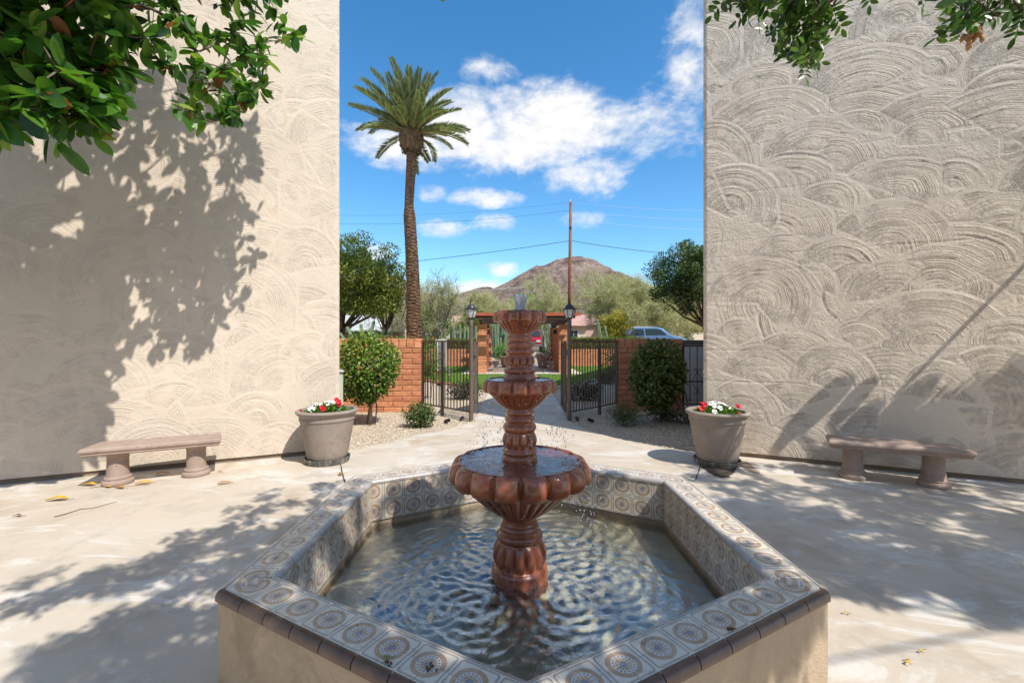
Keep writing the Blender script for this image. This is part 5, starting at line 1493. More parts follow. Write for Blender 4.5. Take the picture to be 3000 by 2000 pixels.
# ================================================================== date palm
def mat_palmtrunk():
    m, t, b = newmat('palm_trunk')
    p = t.obj(); s = t.noise(t.vm('MULTIPLY', p, (5, 5, 16)), 1.0, 5, .65)
    c = t.ramp(s, [(.3, (.075, .042, .026)), (.55, (.19, .115, .072)), (.75, (.30, .20, .13))])
    setp(t, b, col=c, rough=.95, spec=.15)
mat_palmtrunk()
bark('palm_boot', (.10, .06, .035), (.32, .22, .14), 9)
simple('frond_stem', (.36, .27, .07), .6, var=.2)
def palm():
    Y = 20.0; k = Y / FPX
    line = [(951, 790, 17), (950, 740, 16.5), (949, 660, 15), (946, 590, 14), (942.5, 530, 13.3), (940.5, 496, 13.0), (939.5, 483, 10.6), (939.5, 470, 9.8), (941.5, 430, 10.2), (944, 390, 10.8), (945, 345, 10.3)]
    base = at(951 * 1.27551, 1000, Y)
    t = thing('date_palm', 'tall date palm with ringed brown trunk and grey green fronds', 'palm tree', loc=(base.x, Y, 0))
    pts = [(at(x * 1.27551, y * 1.27551, Y), w_ * 1.27551 * k) for x, y, w_ in line]
    zs = np.array([p[0].z for p in pts]); xs = np.array([p[0].x - base.x for p in pts]); rs = np.array([p[1] for p in pts])
    zs = np.concatenate([[0], zs]); xs = np.concatenate([[0], xs]); rs = np.concatenate([[rs[0] * 1.03], rs])
    o_ = np.argsort(zs); zs, xs, rs = zs[o_], xs[o_], rs[o_]
    n = 40; rows = []; z = 0; rg = np.random.default_rng(3); th = np.linspace(0, 2 * math.pi, n, endpoint=False)
    top = zs[-1]
    while z < top:
        x, r_ = np.interp(z, zs, xs), np.interp(z, zs, rs)
        zz = z + .03 * np.sin(th * 3 + z * 40) * .6
        for f, dz in ((.93, 0.0), (1.04, .05), (1.03, .062)):
            rr = r_ * (f + rg.normal(0, .03, n))
            rows.append(np.stack([x + rr * np.cos(th), rr * np.sin(th), zz + dz + rg.normal(0, .012, n)], -1))
        z += .075
    i = np.arange(n); j = (i + 1) % n
    F = np.concatenate([np.stack([q * n + i, q * n + j, (q + 1) * n + j, (q + 1) * n + i], -1) for q in range(len(rows) - 1)])
    link('trunk', fastmesh('trunk', np.concatenate(rows), F, False), 'palm_trunk', t)
    # the bulb of old leaf bases
    xt, zt = xs[-1], top
    m_ = 620; s = rg.random(m_); a = rg.uniform(0, 6.283, m_)
    prof = np.interp(s, [0, .12, .35, .7, 1], [.22, .46, .54, .54, .40]); zz = zt - .12 + s * 1.05
    P = np.stack([xt + prof * .88 * np.cos(a), prof * .88 * np.sin(a), zz], -1)
    D = unit(np.stack([np.cos(a) * .55, np.sin(a) * .55, np.where(s < .12, -.5, .9)], -1) + rg.normal(0, .12, (m_, 3)))
    N_ = np.stack([np.cos(a), np.sin(a), np.zeros(m_)], -1)
    link('old_leaf_bases', leaf_mesh('old_leaf_bases', P, D, N_, rg.uniform(.1, .2, m_), rg.uniform(.07, .13, m_), 'kite', fold=.25), 'palm_boot', t)
    MB().lathe([(.2, -.1), (.42, .02), (.48, .25), (.48, .7), (.34, .98), (.05, 1.15)], 24, c=(xt, 0, zt)).build('crown_bulb', 'palm_boot', t, smooth=True)
    # fronds
    def frond(L, bend, seed):
        rg = np.random.default_rng(seed)
        q = 22; pts = []; ang = 0.0; p = np.array([0., 0., 0.]); 
        for i in range(q + 1):
            pts.append(p.copy()); s = i / q
            a_ = -bend * s ** 1.6
            p = p + np.array([math.cos(a_), 0, math.sin(a_)]) * L / q
        pts = np.array(pts)
        rib = MB().tube([tuple(x) for x in pts], list(np.linspace(.028, .005, q + 1)), 5)
        m_ = 78; Ps, Ds, Ns, Ls = [], [], [], []
        for sd in (-1, 1):
            for i in range(m_):
                s = .14 + .85 * (i + rg.random() * .5) / m_; f = s * q; k0 = min(int(f), q - 1)
                pp = pts[k0] + (pts[k0 + 1] - pts[k0]) * (f - k0); tg = unit(pts[k0 + 1] - pts[k0])
                up = np.array([-tg[2], 0, tg[0]])
                v = unit(tg * (.75 + .5 * s) + np.array([0, sd, 0]) * .85 + up * (.38 + rg.normal(0, .1)))
                Ps.append(pp); Ds.append(v); Ns.append(up + np.array([0, -sd * .7, 0])); Ls.append(.46 * (math.sin(math.pi * min(1, s * .8 + .12)) ** .6) * rg.uniform(.85, 1.1))
        return rib.mesh('rachis', True), leaf_mesh('leaflets', Ps, Ds, unit(np.array(Ns)), np.array(Ls), .042, 'kite', tint=np.clip(rg.normal(.5, .22, len(Ps)), 0, 1), fold=.3, curl=.4)
    protos = [frond(2.6, .5, 1), frond(2.45, .72, 2), frond(2.7, .38, 3), frond(2.3, .95, 4)]
    for r_, l_ in protos: r_.materials.append(MATS['frond_stem']); l_.materials.append(MATS['palm_green'])
    zc = zt + .95
    nf = 62
    for i in range(nf):
        a = i * 2.39996 + rg.normal(0, .12); s = i / nf
        elv = R(86 - 84 * s ** .95 + rg.normal(0, 4))
        pr = protos[2 if s < .3 else (0 if s < .6 else (1 if s < .85 else 3))]
        pr = pr if rg.random() < .7 else protos[rg.integers(4)]
        fo = link('frond', pr[1], None, t, loc=(xt + .16 * math.cos(a) * (s + .2), .16 * math.sin(a) * (s + .2), zc - .28 * s))
        fo.rotation_euler = (rg.normal(0, .25), -elv, a); sc = rg.uniform(.88, 1.08) * (1.0 if s > .12 else .86); fo.scale = (sc, sc, sc)
        link('rachis', pr[0], None, fo)
palm()

# ================================================================== palo verde trees
def paloverde_meshes(seed, H, spread, twigs=15000, limb=6, r0=.2, fork=1.0, first=None, dens=1.0):
    rg = np.random.default_rng(seed)
    S0, S1, A0, A1 = [], [], [], []; tips = []
    def grow(p, d, L, r_, lev):
        n = 4; q = p.copy(); dd = d.copy()
        for i in range(n):
            nd = unit(dd + rg.normal(0, .16 + .04 * lev, 3) + np.array([0, 0, .05 if lev < 2 else .02]))
            q2 = q + nd * L / n
            S0.append(q); S1.append(q2); A0.append(r_ * (1 - .16 * i)); A1.append(r_ * (1 - .16 * (i + 1)))
            q, dd = q2, nd
            if lev >= 1 and lev < 4 and i > 0:
                for _ in range(1 if lev < 3 else 2):
                    sd = unit(dd + rg.normal(0, .75, 3) + [0, 0, .18]); grow(q.copy(), sd, L * rg.uniform(.5, .72), max(r_ * .5, .006), lev + 1)
            if lev >= 3: tips.append((q.copy(), dd.copy()))
        if lev < 4:
            for _ in range(2):
                sd = unit(dd + rg.normal(0, .45, 3) + [0, 0, .12]); grow(q.copy(), sd, L * rg.uniform(.55, .78), max(r_ * .45, .006), lev + 1)
    p = np.array([0., 0., 0.])
    q = p + np.array([rg.normal(0, .1), rg.normal(0, .1), fork])
    S0.append(p); S1.append(q); A0.append(r0 * 1.25); A1.append(r0)
    for i in range(limb):
        a = i * 6.283 / limb + rg.normal(0, .3)
        d = unit(np.array([math.cos(a) * spread, math.sin(a) * spread, rg.uniform(.55, 1.1)]))
        grow(q.copy(), d, H * rg.uniform(.34, .46), r0 * .55, 1)
    wood = seg_mesh('branches', S0, S1, A0, A1, 5)
    T = np.array([x[0] for x in tips]); TD = np.array([x[1] for x in tips])
    idx = rg.integers(0, len(T), twigs)
    P = T[idx] + rg.normal(0, .13, (twigs, 3)); D = unit(TD[idx] + rg.normal(0, .65, (twigs, 3)) + [0, 0, .15])
    tw = leaf_mesh('twigs', P, D, unit(rg.normal(size=(twigs, 3))), rg.uniform(.22, .6, twigs), rg.uniform(.016, .034, twigs), 'blade', np.clip(rg.normal(.5, .22, twigs), 0, 1), curl=.06)
    return wood, tw
PV = [paloverde_meshes(3, 6.2, .8, 26000), paloverde_meshes(8, 6.5, 1.0, 30000, 7, .22, 1.3), paloverde_meshes(14, 6.4, .75, 4200, 6, .22, 1.2)]
for w_, tw in PV: w_.materials.append(MATS['green_bark']); tw.materials.append(MATS['paloverde_twigs'])
def paloverde(x, y, kind, s, rz, label):
    t = thing('palo_verde', label, 'tree', loc=(x, y, -.05), rz=rz, group=None); t.scale = (s, s, s)
    link('branches', PV[kind][0], None, t); link('twigs', PV[kind][1], None, t)
paloverde(-5.9, 30, 2, .92, .7, 'sparse palo verde with bare forked limbs behind the palm')
paloverde(9.4, 42, 0, 1.12, 2.0, 'wispy olive palo verde behind the shaded lantern post')
paloverde(12.2, 43.5, 1, 1.15, .3, 'broad wispy palo verde with pale trunk behind the blue car')
paloverde(3.4, 47, 0, 1.1, 4.0, 'wispy palo verde rising behind the pavilion roof')
paloverde(-3.2, 52, 1, 1.05, 1.1, 'wispy olive palo verde far behind the sunlit lantern')
paloverde(-10.5, 50, 0, 1.1, 5.2, 'wispy olive palo verde far behind the palm trunk')
paloverde(17, 50, 1, 1.15, 2.9, 'wispy palo verde far behind the yellow street trees')

# ================================================================== leafy trees
def leafy_tree(name, label, base, crown, n_cl, per, L, mat_, seed, trunk_r=.2, bark_='brown_bark', fork=.45, clr=.85, Wr=.5, shape='kite', lean=(0, 0)):
    """crown = (cx, cy, cz, rx, ry, rz) relative to base"""
    rg = np.random.default_rng(seed)
    t = thing(name, label, 'tree', loc=base)
    cx, cy, cz, rx, ry, rz = crown
    d = unit(rg.normal(size=(n_cl, 3))); rr = rg.random(n_cl) ** .4
    C = d * rr[:, None] * np.array([rx, ry, rz]) * .88 + [cx, cy, cz]
    Rd = rg.uniform(.5, 1.1, n_cl) * clr * min(rx, rz) * .36
    P, Nn = [], []
    for c, r_ in zip(C, Rd):
        q = unit(rg.normal(size=(per, 3))); f = .35 + .65 * rg.random(per) ** .5
        P.append(c + q * (f * r_)[:, None] * [1.1, 1.1, .8]); Nn.append(q)
    P = np.vstack(P); Nn = np.vstack(Nn); n = len(P)
    D = unit(Nn * .5 + rg.normal(0, .7, (n, 3)) + [0, 0, .1])
    cl = np.repeat(rg.normal(0, .18, n_cl), per)
    tint = np.clip(.5 + cl + .2 * Nn[:, 2] + rg.normal(0, .13, n), 0, 1)  # lit clumps and dark gaps painted into the leaf tones, tops lighter
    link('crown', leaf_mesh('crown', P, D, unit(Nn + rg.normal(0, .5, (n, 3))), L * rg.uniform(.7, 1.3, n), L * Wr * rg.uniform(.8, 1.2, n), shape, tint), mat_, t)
    mb = MB(); f = Vector((cx * fork + lean[0], cy * fork + lean[1], (cz - rz) * .8 if cz - rz > .5 else cz * .45))
    mb.tube([(0, 0, 0), f * .5, f], [trunk_r * 1.2, trunk_r, trunk_r * .85], 10)
    for c in C[rg.permutation(n_cl)[:16]]:
        c = Vector(c); mb.tube([f, f.lerp(c, .45) + Vector((0, 0, -.1 * rz)), c], [trunk_r * .5, trunk_r * .3, trunk_r * .08], 6)
    mb.build('trunk', bark_, t, smooth=True)
    return t
leafy_tree('evergreen_tree', 'large fine leaved evergreen tree behind the round bush', (-10.2, 24, 0), (1.75, 0, 5.0, 3.0, 2.4, 2.35), 120, 210, .15, 'evergreen', 41, .2, fork=.5, clr=.9)
leafy_tree('evergreen_tree', 'small bright evergreen tree between the large evergreen and the palm', (-7.4, 25.5, 0), (.0, 0, 3.9, 1.15, 1.2, 1.4), 34, 170, .14, 'evergreen', 42, .12, clr=1.0)
leafy_tree('dark_tree', 'dense dark green tree leaning out beside the taupe building', (14.5, 30, 0), (-2.1, 0, 5.7, 3.3, 2.6, 2.7), 110, 210, .17, 'dark_evergreen', 43, .22, fork=.6, clr=.8)
leafy_tree('yellow_tree', 'yellow leaved street tree right of the blue car', (17.0, 62, 0), (0, 0, 4.4, 3.6, 3, 2.6), 50, 130, .28, 'orange_leaves', 44, .22)
leafy_tree('yellow_tree', 'golden street tree beside the taupe building edge', (24.0, 60, 0), (0, 0, 4.6, 4.2, 3, 2.8), 55, 130, .28, 'yellow_leaves', 45, .22)
leafy_tree('green_tree', 'bright green tree behind the pavilion roof below the mountain', (2.9, 75, 0), (0, 0, 6.5, 3.4, 3, 3.6), 60, 140, .3, 'bright_leaves', 46, .25)
leafy_tree('citrus_tree', 'yellow green shrub tree beside the right house wall', (7.6, 31.5, 0), (0, 0, 2.0, 1.5, 1.1, 1.45), 46, 120, .14, 'yellow_leaves', 47, .08, clr=1.05)
leafy_tree('citrus_tree', 'green orange tree behind the sparse palo verde', (-6.6, 36, 0), (0, 0, 2.1, 1.7, 1.4, 1.6), 44, 130, .15, 'hedge_leaves', 48, .09)
leafy_tree('citrus_tree', 'green orange tree behind the row of cactus columns', (-3.5, 39, 0), (0, 0, 2.2, 1.9, 1.4, 1.7), 44, 130, .15, 'hedge_leaves', 49, .09)
leafy_tree('green_tree', 'round green street tree left of the white garage', (-19, 60, 0), (0, 0, 4.5, 4.5, 3, 3.6), 60, 130, .3, 'evergreen', 50, .2)
leafy_tree('bare_tree', 'pale pinkish leafless bush tree beside the white garage', (-10.5, 40, 0), (0, 0, 2.1, 1.6, 1.2, 1.35), 40, 150, .22, 'pale_twigs', 51, .07, 'grey_bark', Wr=.08, shape='blade')
leafy_tree('dark_tree', 'dark conifer behind the tile roof of the right house', (17, 72, 0), (0, 0, 5.5, 2.6, 2.2, 4.5), 50, 130, .3, 'dark_evergreen', 52, .2)
# clipped hedges above the low brick walls
def hedge(x0, x1, y, z0, z1, dpt, label, seed, mat_='hedge_leaves'):
    rg = np.random.default_rng(seed); t = thing('clipped_hedge', label, 'hedge', loc=((x0 + x1) / 2, y, 0))
    n = int((x1 - x0) * 620); W = x1 - x0
    P = np.stack([rg.uniform(-W / 2, W / 2, n), rg.uniform(-dpt / 2, dpt / 2, n), rg.uniform(z0, z1, n)], -1)
    f = rg.random(n) < .75; P[f, 1] = -dpt / 2 + rg.normal(0, .03, f.sum()); g_ = rg.random(n) < .25; P[g_, 2] = z1 + rg.normal(0, .04, g_.sum())
    D = unit(rg.normal(0, .6, (n, 3)) + [0, -.6, .3])
    link('leaves', leaf_mesh('leaves', P, D, unit(rg.normal(0, .5, (n, 3)) + [0, -1, .6]), .075 * rg.uniform(.7, 1.3, n), .045, 'kite', np.clip(rg.normal(.45, .25, n), 0, 1)), mat_, t)
    MB().box((0, 0, (z1) / 2), (W - .1, dpt - .12, z1 - .06)).build('woody_core', 'brown_bark', t)
hedge(2.9, 8.3, 27.4, .9, 1.72, .6, 'clipped yellow green hedge above the low wall right of the pavilion', 61)
hedge(-6.4, -2.2, 27.4, .85, 1.62, .6, 'clipped hedge above the low wall left of the pavilion', 62)
hedge(-20, -9, 36, .3, 1.6, .8, 'dark clipped hedge far left in front of the white garage', 63, 'shrub_leaves')
# ================================================================== the trees over the court (they throw the dappled shade)
def in_view(p, mg=.0):
    return p[1] > .05 and abs(p[0]) / p[1] < 1.172 + mg and -.8 < (p[2] - CAMZ) / p[1] < .782 + mg
SV = np.array(SUN)
def rosette(rg, c, n, L, Wr, spread=.6, down=.35):
    """a twig end with n leaves around it"""
    ax = unit(np.array([rg.normal(0, .5), rg.normal(0, .5), -down + rg.normal(0, .3)]))
    P, D, Nn = [], [], []
    for i in range(n):
        v = unit(ax * rg.uniform(.1, .9) + rg.normal(0, spread, 3)); P.append(c + ax * rg.uniform(-.06, .04) + rg.normal(0, .012, 3)); D.append(v)
        Nn.append(unit(np.array([rg.normal(0, .5), rg.normal(-.35, .5), rg.normal(.8, .35)])))
    return P, D, Nn
def poly_sample(rg, poly, n):
    a = np.array(poly, float); out = []
    while len(out) < n:
        x = rg.uniform(a[:, 0].min(), a[:, 0].max(), 4000); y = rg.uniform(a[:, 1].min(), a[:, 1].max(), 4000)
        ok = inside(poly, x, y); out += list(zip(x[ok], y[ok]))
    return np.array(out[:n])
# ---- rubber fig hanging in at the upper left
def fig_tree():
    rg = np.random.default_rng(77)
    t = thing('rubber_fig', 'glossy leaved rubber fig branches hanging before the cream stucco wall', 'tree', loc=(-5.2, 1.2, 0))
    org = np.array([-5.2, 1.2, 0])
    vis = [(-60, -60), (650, -60), (655, 20), (690, 60), (690, 100), (640, 120), (625, 170), (620, 235), (585, 245), (560, 215), (520, 285), (430, 290), (395, 240), (365, 150), (330, 130), (300, 170), (290, 215), (255, 250),
           (245, 310), (195, 320), (175, 260), (140, 340), (110, 310), (60, 290), (-60, 285)]
    C = []
    for x, y in poly_sample(rg, vis, 200):
        Y = np.interp(x, [-60, 100, 250, 420, 700], [3.05, 3.15, 3.5, 3.95, 4.3]) * rg.uniform(.96, 1.06)
        C.append(np.array(at(x * 1.27551, y * 1.27551, Y)))
    nvis = len(C)
    # rest of the crown, out of the picture, between the sun and the shaded part of the wall
    wallp = [(602, 255), (588, 330), (580, 400), (585, 490), (596, 540), (560, 570), (515, 640), (490, 560), (455, 620), (432, 712), (400, 650), (330, 640), (300, 690), (265, 720), (240, 800), (205, 870), (170, 900), (180, 950), (120, 970),
             (60, 1040), (20, 1100), (-40, 1110), (-260, 1180), (-260, 200), (300, 150), (560, 180)]
    holes = [((370, 440), 24), ((280, 480), 13), ((300, 520), 11), ((340, 480), 10), ((305, 660), 16), ((255, 740), 14), ((480, 620), 14), ((40, 500), 10), ((270, 560), 10), ((330, 590), 8), ((450, 520), 8)]
    for x, y in poly_sample(rg, wallp, 540):
        if any((x - hx) ** 2 + (y - hy) ** 2 < hr * hr for (hx, hy), hr in holes): continue
        # point on the left wall plane seen at that pixel
        rx, rz = (x * 1.27551 - 1500) / FPX, (1000 - y * 1.27551) / FPX
        den = rx * UL.y - UL.x
        Y = (WLC.x * UL.y - WLC.y * UL.x) / den
        pw = np.array([rx * Y, Y, CAMZ + rz * Y])
        for k in range(40):
            q = pw + SV * rg.uniform(1.6 + k * .08, 3.6 + k * .1)
            if not in_view(q, .12): C.append(q); break
    P, D, Nn, L, tint = [], [], [], [], []
    for i, c in enumerate(C):
        n = rg.integers(6, 10); a, b_, c_ = rosette(rg, c, n, .16, .45)
        P += a; D += b_; Nn += c_; L += list(rg.uniform(.11, .185, n) * (1.5 if c[1] < 3.45 else (1.25 if c[1] < 3.75 else .92))); ti = np.clip(rg.normal(.46 if c[1] < 3.8 else .62, .26, n), 0, .93); ti[rg.random(n) < .02] = 1; tint += list(ti)
    P = np.array(P) - org; L = np.array(L)
    link('leaves', leaf_mesh('leaves', P, D, Nn, L, L * .47, 'smooth', tint, fold=.12, curl=.12), 'ficus_leaves', t)
    mb = MB(); 
    mb.tube([(0, 0, 0), (.1, .1, 1.6), (.3, .3, 3.2), (.7, .5, 4.4)], [.16, .13, .11, .08], 12)
    root = np.array([-4.2, 1.9, 4.6])
    mb.tube([Vector((.7, .5, 4.4)), Vector(root - org)], [.08, .05], 10)
    Q, par, rad = twig_tree(C, root, .0026, .03)
    for i in range(1, len(Q)):
        a_, b2 = Q[par[i]], Q[i]; m_ = (a_ + b2) / 2 + rg.normal(0, .02, 3)
        mb.tube([Vector(a_ - org), Vector(m_ - org), Vector(b2 - org)], [rad[i] * 1.1, rad[i] * 1.05, rad[i]], 5, cap=False)
    for i, c in enumerate(C[:nvis]):
        if rg.random() < .2:
            v = Vector((rg.normal(.3, .5), rg.normal(0, .4), rg.normal(-.5, .3))).normalized(); p0 = Vector(c - org)
            MB().tube([p0, p0 + v * .07, p0 + v * .13], [.004, .0055, .001], 6).build('leaf_sheath', 'sheath_red', t, smooth=True)
    mb.build('trunk', 'grey_bark', t, smooth=True)
simple('sheath_red', (.52, .08, .04), .45, var=.2)
fig_tree()
# ---- mountain laurel over the court: crown laid out above the patches of shade on the ground
def laurel():
    rg = np.random.default_rng(91)
    t = thing('mountain_laurel', 'small leaved tree overhanging the court with sprigs dangling before the taupe wall', 'tree', loc=(3.4, -2.6, 0))
    org = np.array([3.4, -2.6, 0])
    C = []                                     # twig centres
    def shade(poly, n, h, ngroup, sig, hmin, hmax):
        pts = poly_sample(rg, poly, ngroup)
        for i in range(n):
            gx, gy = pts[rg.integers(ngroup)]
            g = np.array(gd(gx, gy, h)) + np.array([rg.normal(0, sig), rg.normal(0, sig), 0])
            for _ in range(25):
                q = g + SV * (rg.uniform(hmin, hmax) / SV[2])
                if not in_view(q, .03): C.append(q); break
    left = [(815, 1092), (700, 1112), (540, 1165), (430, 1225), (240, 1290), (40, 1350), (70, 1388), (250, 1345), (400, 1335), (330, 1400), (190, 1450), (90, 1500), (60, 1600), (480, 1600), (485, 1375), (845, 1100)]
    shade(left, 640, 0, 150, .07, 3.0, 4.4)
    shade([(560, 1310), (640, 1190), (845, 1092), (1100, 1062), (1180, 1100), (880, 1112), (640, 1330)], 150, RIM, 45, .05, 3.2, 5.2)           # left and back coping
    shade([(485, 1365), (620, 1330), (1250, 1560), (1100, 1640), (480, 1560)], 330, RIM, 70, .06, 3.2, 5.2)                                      # near left coping
    shade([(1250, 1600), (1700, 1350), (1890, 1370), (1900, 1430), (1500, 1600)], 210, RIM, 34, .055, 3.0, 4.8)                                  # near right coping
    shade([(720, 1290), (860, 1190), (1130, 1165), (1190, 1290), (1260, 1390), (1330, 1480), (1200, 1568), (900, 1500)], 560, WATER, 85, .06, 3.2, 5.2)   # left half of the pool
    shade([(1380, 1400), (1560, 1320), (1600, 1400), (1500, 1500), (1350, 1520)], 60, WATER, 14, .05, 3.2, 5.0)
    for _ in range(130):                       # leaves whose shade falls on the bowls and columns of the fountain
        g = np.array([BC.x + rg.normal(-.08, .16), BC.y + rg.normal(0, .1), rg.uniform(.3, 1.5)])
        for _k in range(25):
            q = g + SV * rg.uniform(2.6, 5.0)
            if not in_view(q, .03): C.append(q); break
    rgt = [(1500, 1050), (1640, 1068), (1700, 1058), (2380, 1118), (2380, 1418), (2200, 1385), (2050, 1372), (1900, 1325), (1780, 1262), (1700, 1232), (1660, 1160), (1600, 1100)]
    shade(rgt, 2300, 0, 260, .10, 3.4, 6.0)
    # shade on the lower part of the taupe wall
    wallp = [(2400, 800), (2240, 905), (2080, 975), (1960, 1010), (1850, 1052), (2400, 1112)]
    for x, y in poly_sample(rg, wallp, 700):
        rx, rz = (x * 1.27551 - 1500) / FPX, (1000 - y * 1.27551) / FPX
        Y = (WRC.x * UR.y - WRC.y * UR.x) / (rx * UR.y - UR.x); pw = np.array([rx * Y, Y, CAMZ + rz * Y])
        for _ in range(25):
            q = pw + SV * rg.uniform(2.2, 5.5)
            if not in_view(q, .06): C.append(q); break
    for x, y in [(1905, 1120), (1960, 1015), (2010, 1040), (1830, 1030)] * 8:
        pass
    nsh = len(C)
    sprig = [[(1795, -30), (1940, -30), (1925, 35), (1905, 80), (1890, 115), (1872, 155), (1855, 172), (1838, 150), (1782, 112), (1758, 82), (1778, 60), (1795, 25)], [(1640, -30), (1765, -30), (1760, 28), (1738, 40), (1700, 15), (1660, 20)],
             [(2150, 80), (2175, 50), (2200, -30), (2380, -30), (2360, 50), (2290, 40), (2230, 40), (2180, 75)], [(1940, -30), (2150, -30), (2150, -12), (1940, -8)]]
    for pl, n, Yd in zip(sprig, (62, 15, 26, 4), (2.15, 2.0, 1.9, 2.1)):
        for x, y in poly_sample(rg, pl, n): C.append(np.array(at(x * 1.27551, y * 1.27551, Yd * rg.uniform(.94, 1.08))))
    P, D, Nn, L = [], [], [], []
    for i, c in enumerate(C):                  # pinnate sprays
        ax = unit(np.array([rg.normal(-.2, .7), rg.normal(0, .7), rg.normal(-.35, .45)])); sd = unit(np.cross(ax, rg.normal(size=3))); big = 1.35 if i < nsh else 1.0
        for k in range(5):
            for s_ in (-1, 1):
                P.append(c + ax * (k - 2) * .022 * big); D.append(unit(sd * s_ + ax * .55 + rg.normal(0, .18, 3))); Nn.append(unit(np.cross(ax, sd) + rg.normal(0, .25, 3))); L.append(rg.uniform(.04, .056) * big)
        P.append(c + ax * .066 * big); D.append(ax); Nn.append(np.cross(ax, sd)); L.append(.05 * big)
    L = np.array(L)
    link('leaves', leaf_mesh('leaves', np.array(P) - org, D, Nn, L, L * .45, 'oval', fold=.1, curl=.1), 'laurel_leaves', t)
    mb = MB(); Ca = np.array(C)
    f = np.array([3.0, -1.9, 2.6])
    mb.tube([(0, 0, 0), (-.15, .3, 1.3), tuple(f - org)], [.17, .14, .12], 12)
    Q, par, rad = twig_tree(Ca, f + np.array([1.2, -1.2, 2.2]), .0014, .013)
    mb.tube([tuple(f - org), tuple(Q[0] - org)], [.11, .03], 10)
    sel = np.arange(1, len(Q))
    sg = seg_mesh('branches', Q[par[sel]] - org, Q[sel] - org, rad[sel] * 1.1, rad[sel], 4)
    link('branches', sg, 'brown_bark', t)
    mb.build('trunk', 'brown_bark', t, smooth=True)
    # seed pods
    for i in range(22):
        c = at(2232 * 1.27551, 78 * 1.27551, 1.9) + Vector((rg.normal(0, .022), rg.normal(0, .02), rg.normal(0, .022))) - Vector(org)
        v = Vector((rg.normal(0, .3), rg.normal(0, .3), -1)).normalized()
        MB().tube([c - v * .016, c - v * .006, c + v * .006, c + v * .018], [.003, .0085, .009, .002], 7).build('seed_pod', 'pod_tan', t, smooth=True)
simple('pod_tan', (.42, .23, .10), .7, var=.3, nscale=60)
laurel()
# ---- unseen wing added behind the camera to cut sky fill, bounce warm light
def added_rear_wing():
    t = thing('sky_blocking_wing', 'unseen cream stucco wing added behind the viewer to hold back sky light', 'building', loc=(0, -9.5, 0))
    MB().box((0, 0, 3.0), (26, 2.0, 6.0)).build('wall', 'stucco_wall', t)
    MB().box((0, .2, 6.1), (26.6, 2.8, .22)).build('roof_edge', 'pale_concrete', t)
    for x in (-6, -2, 2, 6): window(t, x, 1.03, 1.6, 1.4, 1.3)
# ---- giant bird of paradise beside the taupe wall, just out of the picture: paddle leaves throw the shadows on the wall
def wall_pt(x, y):
    rx, rz = (x * 1.27551 - 1500) / FPX, (1000 - y * 1.27551) / FPX
    Y = (WRC.x * UR.y - WRC.y * UR.x) / (rx * UR.y - UR.x)
    return np.array([rx * Y, Y, CAMZ + rz * Y])
def paradise():
    rg = np.random.default_rng(12)
    t = thing('bird_of_paradise', 'tall paddle leaved plant growing beside the taupe wall', 'plant', loc=(7.4, 2.5, 0)); org = Vector((7.4, 2.5, 0))
    specs = [((1838, 1000), (1918, 868), 58), ((1905, 965), (2020, 872), 34), ((1985, 1000), (2162, 866), 40), ((2050, 1000), (2135, 958), 22), ((1768, 1032), (1832, 990), 30), ((1905, 1035), (2035, 920), 46), ((1985, 1040), (2075, 960), 40)]
    mb = MB()
    for (bx, by), (tx, ty), wd in specs:
        b_, e = wall_pt(bx, by), wall_pt(tx, ty)
        s = 2.4
        while in_view(b_ + SV * s, .08) or in_view(e + SV * s, .08): s += .15
        b_, e = b_ + SV * s, e + SV * s
        W = wd * 1.27551 * 5.2 / FPX
        ax = unit(e - b_); L = np.linalg.norm(e - b_); nrm = SV; sd = unit(np.cross(ax, nrm))
        vs, fs = [], []
        n = 12
        for i in range(n + 1):
            q = i / n; w_ = W * .5 * math.sin(math.pi * min(1, q * .93 + .05)) ** .75
            c = b_ + ax * L * q
            for f_ in (-1, 0, 1): vs.append(tuple(c + sd * w_ * f_ - nrm * (.04 * abs(f_)) - np.array(org)))
        for i in range(n): fs += [(3 * i, 3 * i + 1, 3 * i + 4, 3 * i + 3), (3 * i + 1, 3 * i + 2, 3 * i + 5, 3 * i + 4)]
        me = mesh('paddle_leaf', vs, fs, True); a = me.attributes.new('tint', 'FLOAT', 'POINT'); a.data.foreach_set('value', np.full(len(vs), rg.uniform(.3, .7), np.float32))
        link('paddle_leaf', me, 'ficus_leaves', t)
        p0 = Vector((rg.normal(0, .08), rg.normal(0, .08), 0)); p1 = Vector(b_) - org
        mid = p0.lerp(p1, .5) + Vector((.25, -.1, .3))
        mb.tube([p0, mid, p1], [.03, .022, .012], 8)
    mb.build('stalks', 'bright_stalk', t, smooth=True)
    # two long slanting stalks
    for (ax_, ay, bx, by, w_) in ((2400, 562, 2060, 905, 11), (2400, 838, 2040, 1080, 9)):
        a, b_ = wall_pt(ax_, ay), wall_pt(bx, by); s = 2.6
        while in_view(b_ + SV * s, .05) or in_view(a + SV * s, .05): s += .15
        a, b_ = a + SV * s, b_ + SV * s; a = a + (a - b_) * .5
        MB().tube([Vector(a) - org, Vector(a + b_) / 2 - org, Vector(b_) - org], [w_ * .0021, w_ * .0020, w_ * .0018], 8).build('long_stalk', 'bright_stalk', t, smooth=True)
simple('bright_stalk', (.12, .17, .05), .6)
paradise()

